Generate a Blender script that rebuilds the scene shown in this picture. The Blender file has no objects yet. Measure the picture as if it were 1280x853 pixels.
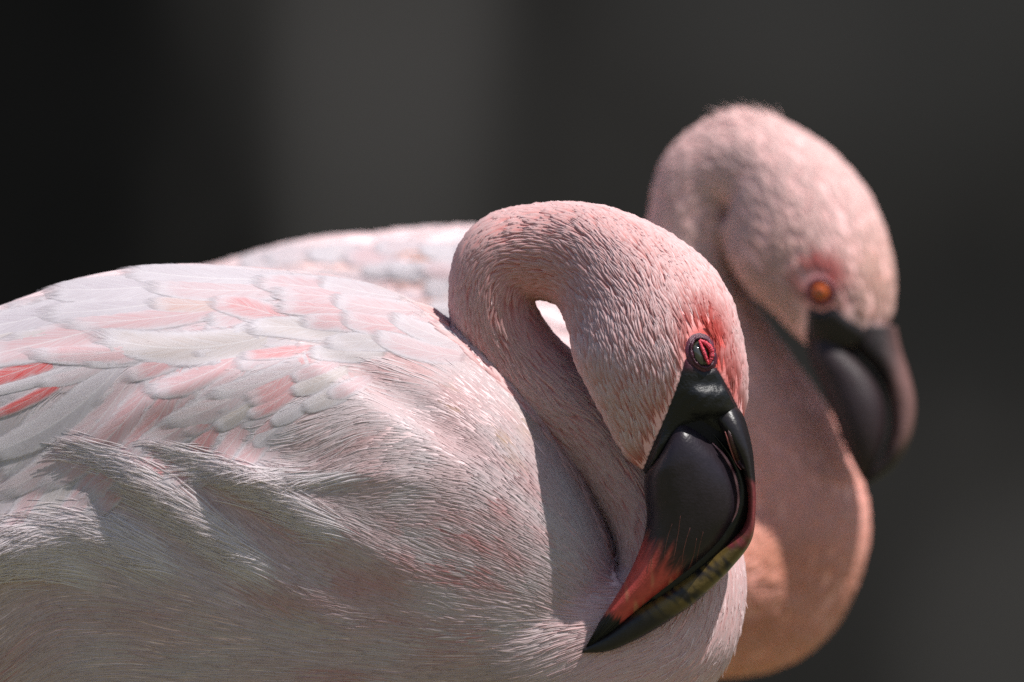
import bpy, math, random
import numpy as np
from mathutils import Vector
from mathutils.bvhtree import BVHTree

SC = bpy.context.scene
COL = SC.collection
R = math.radians
rng = np.random.default_rng(7)
random.seed(7)

# ------------------------------------------------------------------ scale and camera
# One layout unit is 0.3 mm; the near bird stands 2.4 m from the lens.
S = 0.0003
CAM_Z = 0.60
DIST = 8000.0                       # layout units from lens to near bird
cam_d = bpy.data.cameras.new('camera')
cam = bpy.data.objects.new('camera', cam_d)
COL.objects.link(cam)
cam.location = (0, -DIST * S, CAM_Z)
cam.rotation_euler = (R(90), 0, 0)
cam_d.sensor_width = 36.0
cam_d.lens = 36.0 * DIST / 1280.0
cam_d.clip_start = 0.05
cam_d.clip_end = 200.0
cam_d.dof.use_dof = True
cam_d.dof.focus_distance = (DIST - 130) * S
cam_d.dof.aperture_fstop = 8.0
SC.camera = cam

# ------------------------------------------------------------------ sky, sun, exposure
SUN_VEC = Vector((0.36, -0.24, 0.90)).normalized()      # towards the sun
elev = math.asin(SUN_VEC.z)
world = bpy.data.worlds.new('World')
SC.world = world
world.use_nodes = True
wn = world.node_tree
sky = wn.nodes.new('ShaderNodeTexSky')
sky.sky_type = 'NISHITA'
sky.sun_disc = False
sky.sun_elevation = elev
sky.sun_rotation = math.atan2(SUN_VEC.x, SUN_VEC.y)
wn.links.new(sky.outputs[0], wn.nodes['Background'].inputs[0])
wn.nodes['Background'].inputs[1].default_value = 0.09
sun_d = bpy.data.lights.new('sun', 'SUN')
sun_d.energy = 5.0
sun_d.angle = R(0.5)
sun_d.color = (1.0, 0.97, 0.93)
sun = bpy.data.objects.new('sun', sun_d)
sun.rotation_euler = SUN_VEC.to_track_quat('Z', 'Y').to_euler()
sun.location = SUN_VEC * 6
COL.objects.link(sun)
SC.view_settings.view_transform = 'Standard'
SC.view_settings.look = 'None'
SC.view_settings.exposure = 0.42
SC.view_settings.gamma = 1.0
SC.cycles.use_denoising = False
SC.cycles.max_bounces = 8
SC.cycles.transparent_max_bounces = 10

# ------------------------------------------------------------------ node helpers
def new_mat(name):
    m = bpy.data.materials.new(name)
    m.use_nodes = True
    nt = m.node_tree
    return m, nt, nt.nodes['Principled BSDF'], nt.nodes['Material Output']

def node(nt, kind, **kw):
    n = nt.nodes.new(kind)
    for k, v in kw.items():
        if k.startswith('i_'):
            n.inputs[int(k[2:])].default_value = v
        else:
            setattr(n, k, v)
    return n

def math_node(nt, op, a, b=None, clamp=False):
    n = nt.nodes.new('ShaderNodeMath')
    n.operation = op
    n.use_clamp = clamp
    for i, v in enumerate((a, b)):
        if v is None:
            continue
        if isinstance(v, (int, float)):
            n.inputs[i].default_value = v
        else:
            nt.links.new(v, n.inputs[i])
    return n.outputs[0]

def mix_col(nt, fac, a, b, blend='MIX'):
    n = nt.nodes.new('ShaderNodeMix')
    n.data_type = 'RGBA'
    n.blend_type = blend
    for idx, v in ((0, fac), (6, a), (7, b)):
        if isinstance(v, (int, float)):
            n.inputs[idx].default_value = v
        elif isinstance(v, tuple):
            n.inputs[idx].default_value = v if len(v) == 4 else (*v, 1)
        else:
            nt.links.new(v, n.inputs[idx])
    return n.outputs[2]

def translucent_mix(nt, bsdf, out, col_socket, fac):
    tr = nt.nodes.new('ShaderNodeBsdfTranslucent')
    nt.links.new(col_socket, tr.inputs[0])
    mx = nt.nodes.new('ShaderNodeMixShader')
    mx.inputs[0].default_value = fac
    nt.links.new(bsdf.outputs[0], mx.inputs[1])
    nt.links.new(tr.outputs[0], mx.inputs[2])
    nt.links.new(mx.outputs[0], out.inputs[0])

def attr_mat(name, rough=0.6, spec=0.25, trans=0.0, noise_scale=0, noise_amt=0.0, bump_scale=0, bump=0.0, coat=0.0):
    m, nt, b, out = new_mat(name)
    a = node(nt, 'ShaderNodeAttribute', attribute_name='Col')
    c = a.outputs[0]
    tc = node(nt, 'ShaderNodeTexCoord')
    if noise_amt:
        nz = node(nt, 'ShaderNodeTexNoise')
        nz.inputs['Scale'].default_value = noise_scale
        nz.inputs['Detail'].default_value = 5
        nt.links.new(tc.outputs['Object'], nz.inputs['Vector'])
        f = math_node(nt, 'MULTIPLY_ADD', nz.outputs[0], noise_amt * 2)
        f.node.inputs[2].default_value = 1 - noise_amt
        cc = node(nt, 'ShaderNodeCombineColor')
        for i in range(3):
            nt.links.new(f, cc.inputs[i])
        c = mix_col(nt, 1.0, c, cc.outputs[0], 'MULTIPLY')
    nt.links.new(c, b.inputs['Base Color'])
    b.inputs['Roughness'].default_value = rough
    b.inputs['Specular IOR Level'].default_value = spec
    b.inputs['Coat Weight'].default_value = coat
    if bump:
        nz = node(nt, 'ShaderNodeTexNoise')
        nz.inputs['Scale'].default_value = bump_scale
        nz.inputs['Detail'].default_value = 6
        nt.links.new(tc.outputs['Object'], nz.inputs['Vector'])
        bp = node(nt, 'ShaderNodeBump')
        bp.inputs['Strength'].default_value = bump
        bp.inputs['Distance'].default_value = 0.001
        nt.links.new(nz.outputs[0], bp.inputs['Height'])
        nt.links.new(bp.outputs[0], b.inputs['Normal'])
    if trans:
        translucent_mix(nt, b, out, c, trans)
    return m

MAT_PLUME = attr_mat('plumage', rough=0.55, spec=0.25, trans=0.40)
MAT_SKIN = attr_mat('feathered_skin', rough=0.75, spec=0.15, noise_scale=160, noise_amt=0.15, bump_scale=900, bump=0.25)
MAT_BILL = attr_mat('bill_horn', rough=0.34, spec=0.3, noise_scale=420, noise_amt=0.4, bump_scale=1100, bump=0.14)
MAT_BILL_DULL = attr_mat('weathered_bill', rough=0.55, spec=0.3, noise_scale=250, noise_amt=0.35, bump_scale=700, bump=0.4)
MAT_LORE = attr_mat('lore_skin', rough=0.42, spec=0.3, noise_scale=600, noise_amt=0.3, bump_scale=900, bump=0.35)
MAT_WET = attr_mat('eye_wet', rough=0.12, spec=0.6, coat=0.5)
MAT_LID = attr_mat('eyelid', rough=0.4, spec=0.5, bump_scale=2500, bump=0.4)
MAT_LEG = attr_mat('leg_skin', rough=0.5, spec=0.3, noise_scale=300, noise_amt=0.2, bump_scale=900, bump=0.5)

def feather_material():
    m, nt, b, out = new_mat('feather_vane')
    uv = node(nt, 'ShaderNodeUVMap', uv_map='UVMap')
    sep = node(nt, 'ShaderNodeSeparateXYZ')
    nt.links.new(uv.outputs[0], sep.inputs[0])
    u, v = sep.outputs[0], sep.outputs[1]           # u along 0..1, v across -1..1 (stored 0..1)
    oi = node(nt, 'ShaderNodeObjectInfo')
    # |2v-1|
    vv = math_node(nt, 'SUBTRACT', math_node(nt, 'MULTIPLY', v, 2.0), 1.0)
    av = math_node(nt, 'ABSOLUTE', vv)
    nz = node(nt, 'ShaderNodeTexNoise')
    tc = node(nt, 'ShaderNodeTexCoord')
    nz.inputs['Scale'].default_value = 180
    nz.inputs['Detail'].default_value = 5
    nt.links.new(tc.outputs['Object'], nz.inputs['Vector'])
    # distance to the vane's edge incl. tip; feathery noise
    e = math_node(nt, 'MAXIMUM', av, math_node(nt, 'MULTIPLY', math_node(nt, 'SUBTRACT', u, 0.45), 1.8))
    e = math_node(nt, 'ADD', e, math_node(nt, 'MULTIPLY', math_node(nt, 'SUBTRACT', nz.outputs[0], 0.5), 0.55))
    mr = node(nt, 'ShaderNodeMapRange', interpolation_type='SMOOTHSTEP')
    mr.inputs[1].default_value = 0.40
    mr.inputs[2].default_value = 0.95
    nt.links.new(e, mr.inputs[0])
    c = mix_col(nt, mr.outputs[0], oi.outputs['Color'], (0.56, 0.51, 0.535))
    # barbs: fine slanted lines
    ph = math_node(nt, 'ADD', math_node(nt, 'MULTIPLY', u, 150.0), math_node(nt, 'MULTIPLY', av, -40.0))
    ph = math_node(nt, 'ADD', ph, math_node(nt, 'MULTIPLY', nz.outputs[0], 7.0))
    w = math_node(nt, 'SINE', math_node(nt, 'MULTIPLY', ph, 2 * math.pi / 1.5))
    w = math_node(nt, 'MULTIPLY_ADD', w, 0.5)
    w.node.inputs[2].default_value = 0.5
    c = mix_col(nt, math_node(nt, 'MULTIPLY', w, 0.10), c, (0.45, 0.30, 0.30))
    # pale shaft
    sh = node(nt, 'ShaderNodeMapRange')
    sh.inputs[1].default_value = 0.015
    sh.inputs[2].default_value = 0.05
    sh.inputs[3].default_value = 0.55
    sh.inputs[4].default_value = 0.0
    nt.links.new(av, sh.inputs[0])
    c = mix_col(nt, sh.outputs[0], c, (0.62, 0.57, 0.57))
    bn = node(nt, 'ShaderNodeTexNoise'); bn.inputs['Scale'].default_value = 1.0; bn.inputs['Detail'].default_value = 4
    cv = node(nt, 'ShaderNodeCombineXYZ')
    nt.links.new(math_node(nt, 'ADD', math_node(nt, 'MULTIPLY', u, 46.0), math_node(nt, 'MULTIPLY', av, -14.0)), cv.inputs[0])
    nt.links.new(math_node(nt, 'MULTIPLY', vv, 1.5), cv.inputs[1])
    nt.links.new(math_node(nt, 'MULTIPLY', oi.outputs['Random'], 60.0), cv.inputs[2])
    nt.links.new(cv.outputs[0], bn.inputs['Vector'])
    fb = node(nt, 'ShaderNodeMapRange'); fb.inputs[1].default_value = 0.35; fb.inputs[2].default_value = 0.7; fb.inputs[3].default_value = 0.0; fb.inputs[4].default_value = 0.6
    nt.links.new(bn.outputs[0], fb.inputs[0])
    c = mix_col(nt, fb.outputs[0], c, (0.56, 0.52, 0.54))
    nt.links.new(c, b.inputs['Base Color'])
    b.inputs['Roughness'].default_value = 0.6
    b.inputs['Specular IOR Level'].default_value = 0.2
    bp = node(nt, 'ShaderNodeBump')
    bp.inputs['Strength'].default_value = 0.35
    bp.inputs['Distance'].default_value = 0.0006
    nt.links.new(w, bp.inputs['Height'])
    nt.links.new(bp.outputs[0], b.inputs['Normal'])
    translucent_mix(nt, b, out, c, 0.15)
    # the vane thins out into loose barbs at its rim
    ed = math_node(nt, 'MAXIMUM', av, math_node(nt, 'MULTIPLY', math_node(nt, 'SUBTRACT', u, 0.35), 1.54))
    br = node(nt, 'ShaderNodeTexNoise'); br.inputs['Scale'].default_value = 1.0; br.inputs['Detail'].default_value = 3
    cb = node(nt, 'ShaderNodeCombineXYZ')
    nt.links.new(math_node(nt, 'ADD', math_node(nt, 'MULTIPLY', u, 70.0), math_node(nt, 'MULTIPLY', av, -14.0)), cb.inputs[0])
    nt.links.new(math_node(nt, 'MULTIPLY', vv, 2.0), cb.inputs[1])
    nt.links.new(math_node(nt, 'MULTIPLY', oi.outputs['Random'], 90.0), cb.inputs[2])
    nt.links.new(cb.outputs[0], br.inputs['Vector'])
    ed = math_node(nt, 'ADD', ed, math_node(nt, 'MULTIPLY', math_node(nt, 'SUBTRACT', br.outputs[0], 0.5), 0.28))
    ed = math_node(nt, 'MAXIMUM', ed, math_node(nt, 'SUBTRACT', 1.02, math_node(nt, 'MULTIPLY', u, 2.4)))
    al = node(nt, 'ShaderNodeMapRange', interpolation_type='SMOOTHSTEP')
    al.inputs[1].default_value = 0.76; al.inputs[2].default_value = 1.02
    al.inputs[3].default_value = 0.0; al.inputs[4].default_value = 1.0
    nt.links.new(ed, al.inputs[0])
    tp = node(nt, 'ShaderNodeBsdfTransparent')
    mx = node(nt, 'ShaderNodeMixShader')
    nt.links.new(al.outputs[0], mx.inputs[0])
    nt.links.new(out.inputs[0].links[0].from_socket, mx.inputs[1])
    nt.links.new(tp.outputs[0], mx.inputs[2])
    nt.links.new(mx.outputs[0], out.inputs[0])
    return m
MAT_FEATHER = feather_material()

# ------------------------------------------------------------------ mesh helpers
def np_mesh(name, V, F, cols=None, uv=None, smooth=True):
    """V (n,3) metres, F (m,k) ints (k = 3 or 4), cols (n,3), uv per vertex (n,2)."""
    V = np.asarray(V, np.float32)
    F = np.asarray(F, np.int32)
    me = bpy.data.meshes.new(name)
    k = F.shape[1]
    me.vertices.add(len(V))
    me.vertices.foreach_set('co', V.ravel())
    me.loops.add(F.size)
    me.loops.foreach_set('vertex_index', F.ravel())
    me.polygons.add(len(F))
    me.polygons.foreach_set('loop_start', np.arange(0, F.size, k, dtype=np.int32))
    me.polygons.foreach_set('loop_total', np.full(len(F), k, np.int32))
    me.polygons.foreach_set('use_smooth', np.full(len(F), smooth, bool))
    if cols is not None:
        a = me.attributes.new('Col', 'FLOAT_COLOR', 'POINT')
        c = np.ones((len(V), 4), np.float32)
        c[:, :3] = cols
        a.data.foreach_set('color', c.ravel())
    if uv is not None:
        l = me.uv_layers.new(name='UVMap')
        l.data.foreach_set('uv', np.asarray(uv, np.float32)[F.ravel()].ravel())
    me.update(calc_edges=True)
    me.validate()
    return me

def link(name, me, mat, parent=None):
    o = bpy.data.objects.new(name, me)
    COL.objects.link(o)
    if mat is not None:
        me.materials.append(mat)
    if parent is not None:
        o.parent = parent
    return o

def tag(o, label=None, cat=None, group=None, kind=None):
    for k, v in (('label', label), ('category', cat), ('group', group), ('kind', kind)):
        if v:
            o[k] = v
    return o

def U(px, py, d):
    """layout pixel + depth -> layout space (x right, y away, z up), units of S"""
    px, py, d = np.broadcast_arrays(np.asarray(px, float), np.asarray(py, float), np.asarray(d, float))
    return np.stack([px - 640.0, d, 426.5 - py], -1)

def catmull(P, n):
    """P (m,k) -> (n,k) centripetal-ish Catmull-Rom, uniform in chord length of first two columns"""
    P = np.asarray(P, float)
    seg = np.linalg.norm(np.diff(P[:, :2], axis=0), axis=1) + 1e-6
    t = np.concatenate([[0], np.cumsum(seg)])
    # tangents (finite difference, non uniform)
    m = np.zeros_like(P)
    m[1:-1] = ((P[2:] - P[1:-1]) / seg[1:, None] * seg[:-1, None] + (P[1:-1] - P[:-2]) / seg[:-1, None] * seg[1:, None]) / (seg[1:] + seg[:-1])[:, None]
    m[0] = (P[1] - P[0]) / seg[0]
    m[-1] = (P[-1] - P[-2]) / seg[-1]
    q = np.linspace(0, t[-1], n)
    i = np.clip(np.searchsorted(t, q, 'right') - 1, 0, len(seg) - 1)
    h = seg[i][:, None]
    s = ((q - t[i]) / seg[i])[:, None]
    h00 = 2 * s**3 - 3 * s**2 + 1; h10 = s**3 - 2 * s**2 + s
    h01 = -2 * s**3 + 3 * s**2; h11 = s**3 - s**2
    return h00 * P[i] + h10 * h * m[i] + h01 * P[i + 1] + h11 * h * m[i + 1]

def ring_faces(n, k, base=0):
    f = []
    i = np.arange(n - 1)[:, None]; j = np.arange(k)[None, :]
    a = i * k + j; b = i * k + (j + 1) % k
    F = np.stack([a, b, b + k, a + k], -1).reshape(-1, 4) + base
    return F

def cap(V, F, n, k):
    """close both ends with a centre vertex (degenerate quads as repeated index are avoided: use tiny rings)"""
    V = np.asarray(V)
    c0 = V[:k].mean(0); c1 = V[-k:].mean(0)
    V = np.concatenate([c0 + (V[:k] - c0) * 0.02, V, c1 + (V[-k:] - c1) * 0.02])
    return V, ring_faces(n + 2, k)

def se(a, p):
    return np.sign(a) * np.abs(a) ** p

def loft_lr(sec, n, k, p=1.0, pd=1.0):
    """sec rows: Lx,Ly,Rx,Ry,d,rd -> closed tube; cos side runs L->R; returns U-space verts, faces, (s, theta)"""
    sec = np.asarray(sec, float)
    mid = np.concatenate([(sec[:, :2] + sec[:, 2:4]) / 2, sec], 1)
    q = catmull(mid, n)[:, 2:]
    th = np.linspace(0, 2 * np.pi, k, endpoint=False)
    c = se(np.cos(th), p); s_ = se(np.sin(th), pd)
    cx = (q[:, 0] + q[:, 2]) / 2; cy = (q[:, 1] + q[:, 3]) / 2
    hx = (q[:, 2] - q[:, 0]) / 2; hy = (q[:, 3] - q[:, 1]) / 2
    X = cx[:, None] + hx[:, None] * c; Y = cy[:, None] + hy[:, None] * c
    D = q[:, 4][:, None] + q[:, 5][:, None] * s_
    V = U(X, Y, D).reshape(-1, 3)
    V, F = cap(V, None, n, k)
    return V, F

def neck_tube(sec, n, k):
    """sec rows: cx,cy,r,d,rd"""
    q = catmull(sec, n)
    t = np.gradient(q[:, :2], axis=0)
    t /= np.linalg.norm(t, axis=1)[:, None]
    nx, ny = -t[:, 1], t[:, 0]
    th = np.linspace(0, 2 * np.pi, k, endpoint=False)
    X = q[:, 0:1] + nx[:, None] * q[:, 2:3] * np.cos(th)
    Y = q[:, 1:2] + ny[:, None] * q[:, 2:3] * np.cos(th)
    D = q[:, 3:4] + q[:, 4:5] * np.sin(th)
    V = U(X, Y, D).reshape(-1, 3)
    V, F = cap(V, None, n, k)
    path = U(q[:, 0], q[:, 1], q[:, 3])
    tan = np.gradient(path, axis=0)
    tan /= np.linalg.norm(tan, axis=1)[:, None]
    return V, F, path, tan, q[:, 2], q[:, 4]

def body_loft(sec, n, k, bump, eqx=((0, 1), (0.4, 0.4))):
    """sec rows: x, top, bottom, d, rd"""
    sec = np.asarray(sec, float)
    sec2 = np.concatenate([sec[:, :1], np.zeros((len(sec), 1)), sec[:, 1:]], 1)
    q = catmull(sec2, n)
    th = np.linspace(0, 2 * np.pi, k, endpoint=False)
    eq = np.interp(q[:, 0], eqx[0], eqx[1])           # height of the widest line, as a share from the top
    cy = q[:, 2] + (q[:, 3] - q[:, 2]) * eq
    hu = cy - q[:, 2]; hl = q[:, 3] - cy
    X = np.repeat(q[:, 0:1], k, 1)
    cs = np.cos(th)[None, :]
    Y = cy[:, None] - np.where(cs > 0, hu[:, None], hl[:, None]) * cs
    D = q[:, 4:5] - q[:, 5:6] * np.sin(th)          # sin > 0 : towards the camera
    if bump is not None:
        # bump on both flanks alike
        b = bump(X, Y)
        wside = np.abs(np.sin(th))[None, :] ** 0.6
        D = D - np.sign(np.sin(th)) * b * wside * (0.25 + 0.75 * np.abs(np.sin(th)))
        Y = Y - b * 0.35 * np.clip(np.cos(th) + 0.35, 0, 1)[None, :]
    V = U(X, Y, D).reshape(-1, 3)
    V, F = cap(V, None, n, k)
    return V, F

def remesh(parts, voxel, smooth_it):
    V = []; F = []; o = 0
    for v, f in parts:
        V.append(v); F.append(f + o); o += len(v)
    me = np_mesh('tmp', np.concatenate(V), np.concatenate(F))
    # consistent outward normals for the voxel field
    import bmesh
    bm = bmesh.new(); bm.from_mesh(me)
    bmesh.ops.recalc_face_normals(bm, faces=bm.faces)
    bm.to_mesh(me); bm.free()
    ob = bpy.data.objects.new('tmp', me)
    COL.objects.link(ob)
    md = ob.modifiers.new('r', 'REMESH')
    md.mode = 'VOXEL'; md.voxel_size = voxel; md.use_smooth_shade = True
    ms = ob.modifiers.new('s', 'SMOOTH')
    ms.factor = 0.5; ms.iterations = smooth_it
    dg = bpy.context.evaluated_depsgraph_get()
    ev = ob.evaluated_get(dg)
    m2 = ev.to_mesh()
    nv = len(m2.vertices); npoly = len(m2.polygons)
    VV = np.empty(nv * 3, np.float32); m2.vertices.foreach_get('co', VV); VV = VV.reshape(-1, 3).astype(float)
    m2.calc_loop_triangles()
    T = np.empty(len(m2.loop_triangles) * 3, np.int32); m2.loop_triangles.foreach_get('vertices', T); T = T.reshape(-1, 3)
    ev.to_mesh_clear()
    bpy.data.objects.remove(ob)
    return VV, T

def vnormals(V, T):
    fn = np.cross(V[T[:, 1]] - V[T[:, 0]], V[T[:, 2]] - V[T[:, 0]])
    N = np.zeros_like(V)
    for i in range(3):
        np.add.at(N, T[:, i], fn)
    return N / (np.linalg.norm(N, axis=1)[:, None] + 1e-9)

def interp(xs, ys):
    return lambda x: np.interp(x, xs, ys)

def smooth01(a, b, x):
    t = np.clip((x - a) / (b - a), 0, 1)
    return t * t * (3 - 2 * t)

def vnoise(P, scale, seed=0):
    """cheap smooth pseudo noise in -1..1 from sums of sines"""
    r = np.random.default_rng(seed)
    out = np.zeros(len(P))
    for i in range(6):
        k = r.normal(size=3); k /= np.linalg.norm(k)
        out += np.sin(P @ k * (2 * np.pi / scale) * (0.6 + 0.25 * i) + r.uniform(0, 6.28))
    return out / 3.0

# ------------------------------------------------------------------ plumage engine
class Surface:
    def __init__(s, V, T):
        s.V, s.T = V, T
        s.N = vnormals(V, T)
        s.bvh = BVHTree.FromPolygons([tuple(v) for v in V], [tuple(int(i) for i in t) for t in T])
        s.area = 0.5 * np.linalg.norm(np.cross(V[T[:, 1]] - V[T[:, 0]], V[T[:, 2]] - V[T[:, 0]]), axis=1)

    def sample(s, n, density=None):
        """n random points; density(P) -> weight per triangle centre"""
        w = s.area.copy()
        if density is not None:
            w = w * density(s.V[s.T].mean(1))
        w = w / w.sum()
        i = rng.choice(len(s.T), n, p=w)
        a, b = rng.random(n), rng.random(n)
        fl = a + b > 1; a[fl] = 1 - a[fl]; b[fl] = 1 - b[fl]
        t = s.T[i]
        P = s.V[t[:, 0]] * (1 - a - b)[:, None] + s.V[t[:, 1]] * a[:, None] + s.V[t[:, 2]] * b[:, None]
        N = s.N[t[:, 0]] * (1 - a - b)[:, None] + s.N[t[:, 1]] * a[:, None] + s.N[t[:, 2]] * b[:, None]
        return P, N / np.linalg.norm(N, axis=1)[:, None]

    def project(s, P):
        out = np.empty_like(P); nn = np.empty_like(P)
        fnear = s.bvh.find_nearest
        for i, p in enumerate(P):
            c, n, idx, _ = fnear(p)
            out[i] = c; nn[i] = n
        return out, nn

def trace(surf, P, N, field, L, K, stiff=0.0):
    """walk K steps along the field on the surface; returns spines (n,K+1,3), normals"""
    n = len(P)
    Sp = np.empty((n, K + 1, 3)); Nn = np.empty((n, K + 1, 3))
    p, nr = P.copy(), N.copy()
    Sp[:, 0] = p; Nn[:, 0] = nr
    prev = None
    for k in range(K):
        d = field(p)
        if prev is not None and stiff:
            d = d * (1 - stiff) + prev * stiff
        d = d - nr * np.sum(d * nr, 1)[:, None]
        d /= np.linalg.norm(d, axis=1)[:, None] + 1e-9
        prev = d
        p = p + d * (L / K)[:, None]
        p, nf = surf.project(p)
        nr = nr * 0.4 + nf * 0.6
        nr /= np.linalg.norm(nr, axis=1)[:, None] + 1e-9
        Sp[:, k + 1] = p; Nn[:, k + 1] = nr
    return Sp, Nn

def plumes(Sp, Nn, W, H, lift0, lift1, croot, ctip, edge=0.0, jit=0.0, prof='leaf', lat=None, groove=0.0):
    """one little arched vane per spine -> V, F, C"""
    n, K1, _ = Sp.shape
    T = np.gradient(Sp, axis=1)
    T /= np.linalg.norm(T, axis=2)[..., None] + 1e-9
    B = np.cross(Nn, T)
    B /= np.linalg.norm(B, axis=2)[..., None] + 1e-9
    t = np.linspace(0, 1, K1)
    if prof == 'leaf':
        w = (0.45 + 1.1 * t) * np.clip(1 - t ** 5, 0.0, 1) ** 0.8
        w = np.minimum(w, 1.0); w[-1] = 0.10
    else:
        w = np.clip(np.sin(np.pi * np.clip(0.12 + t * 0.86, 0, 1)) ** 0.6, 0.05, 1); w[-1] = 0.08
    lift = lift0[:, None] + (lift1 - lift0)[:, None] * (t[None, :] ** 1.5)
    if lat is not None:
        Sp = Sp + B * (lat[:, None] * (t[None, :] ** 2))[..., None]
    mid = Sp + Nn * (lift + H[:, None] * w[None, :])[..., None]
    wid = (W[:, None] * w[None, :])[..., None]
    lf = Sp - B * wid + Nn * (lift - edge)[..., None]
    rt = Sp + B * wid + Nn * (lift - edge)[..., None]
    V = np.stack([lf, mid, rt], 2)                       # n,K1,3cols,3
    C = croot[:, None, :] * (1 - t)[None, :, None] + ctip[:, None, :] * t[None, :, None]
    C = np.repeat(C[:, :, None, :], 3, 2)
    if groove:
        C[:, :, 0] = C[:, :, 0] * (1 - groove) + croot[:, None, :] * groove
        C[:, :, 2] = C[:, :, 2] * (1 - groove) + croot[:, None, :] * groove
    K = K1 - 1
    base = (np.arange(n) * K1 * 3)[:, None, None]
    i = (np.arange(K) * 3)[None, :, None]; j = np.arange(2)[None, None, :]
    a = base + i + j
    F = np.stack([a, a + 1, a + 4, a + 3], -1).reshape(-1, 4)
    return V.reshape(-1, 3), F, C.reshape(-1, 3)

class Acc:
    def __init__(s): s.V = []; s.F = []; s.C = []; s.o = 0
    def add(s, V, F, C):
        s.V.append(V); s.F.append(F + s.o); s.C.append(C); s.o += len(V)
    def get(s): return np.concatenate(s.V), np.concatenate(s.F), np.concatenate(s.C)

def idw_field(guides):
    g = np.array(guides, float)
    d = g[:, 2:4] / np.linalg.norm(g[:, 2:4], axis=1)[:, None]
    def f(px, py):
        dx = px[:, None] - g[None, :, 0]; dy = py[:, None] - g[None, :, 1]
        w = 1.0 / (dx * dx + dy * dy + 200.0) ** 1.6
        v = w @ d
        v /= np.linalg.norm(v, axis=1)[:, None] + 1e-9
        return v
    return f

def blobs(spots):
    """spots rows (x,y,rx,ry,angle_deg,strength) -> f(px,py) in 0..1"""
    sp = np.array(spots, float)
    a = np.radians(sp[:, 4])
    def f(px, py):
        out = np.zeros(len(px))
        for i in range(len(sp)):
            dx = px - sp[i, 0]; dy = py - sp[i, 1]
            u = (dx * np.cos(a[i]) + dy * np.sin(a[i])) / sp[i, 2]
            v = (-dx * np.sin(a[i]) + dy * np.cos(a[i])) / sp[i, 3]
            out = np.maximum(out, sp[i, 5] * np.exp(-(u * u + v * v) * 0.8))
        return out
    return f

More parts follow.
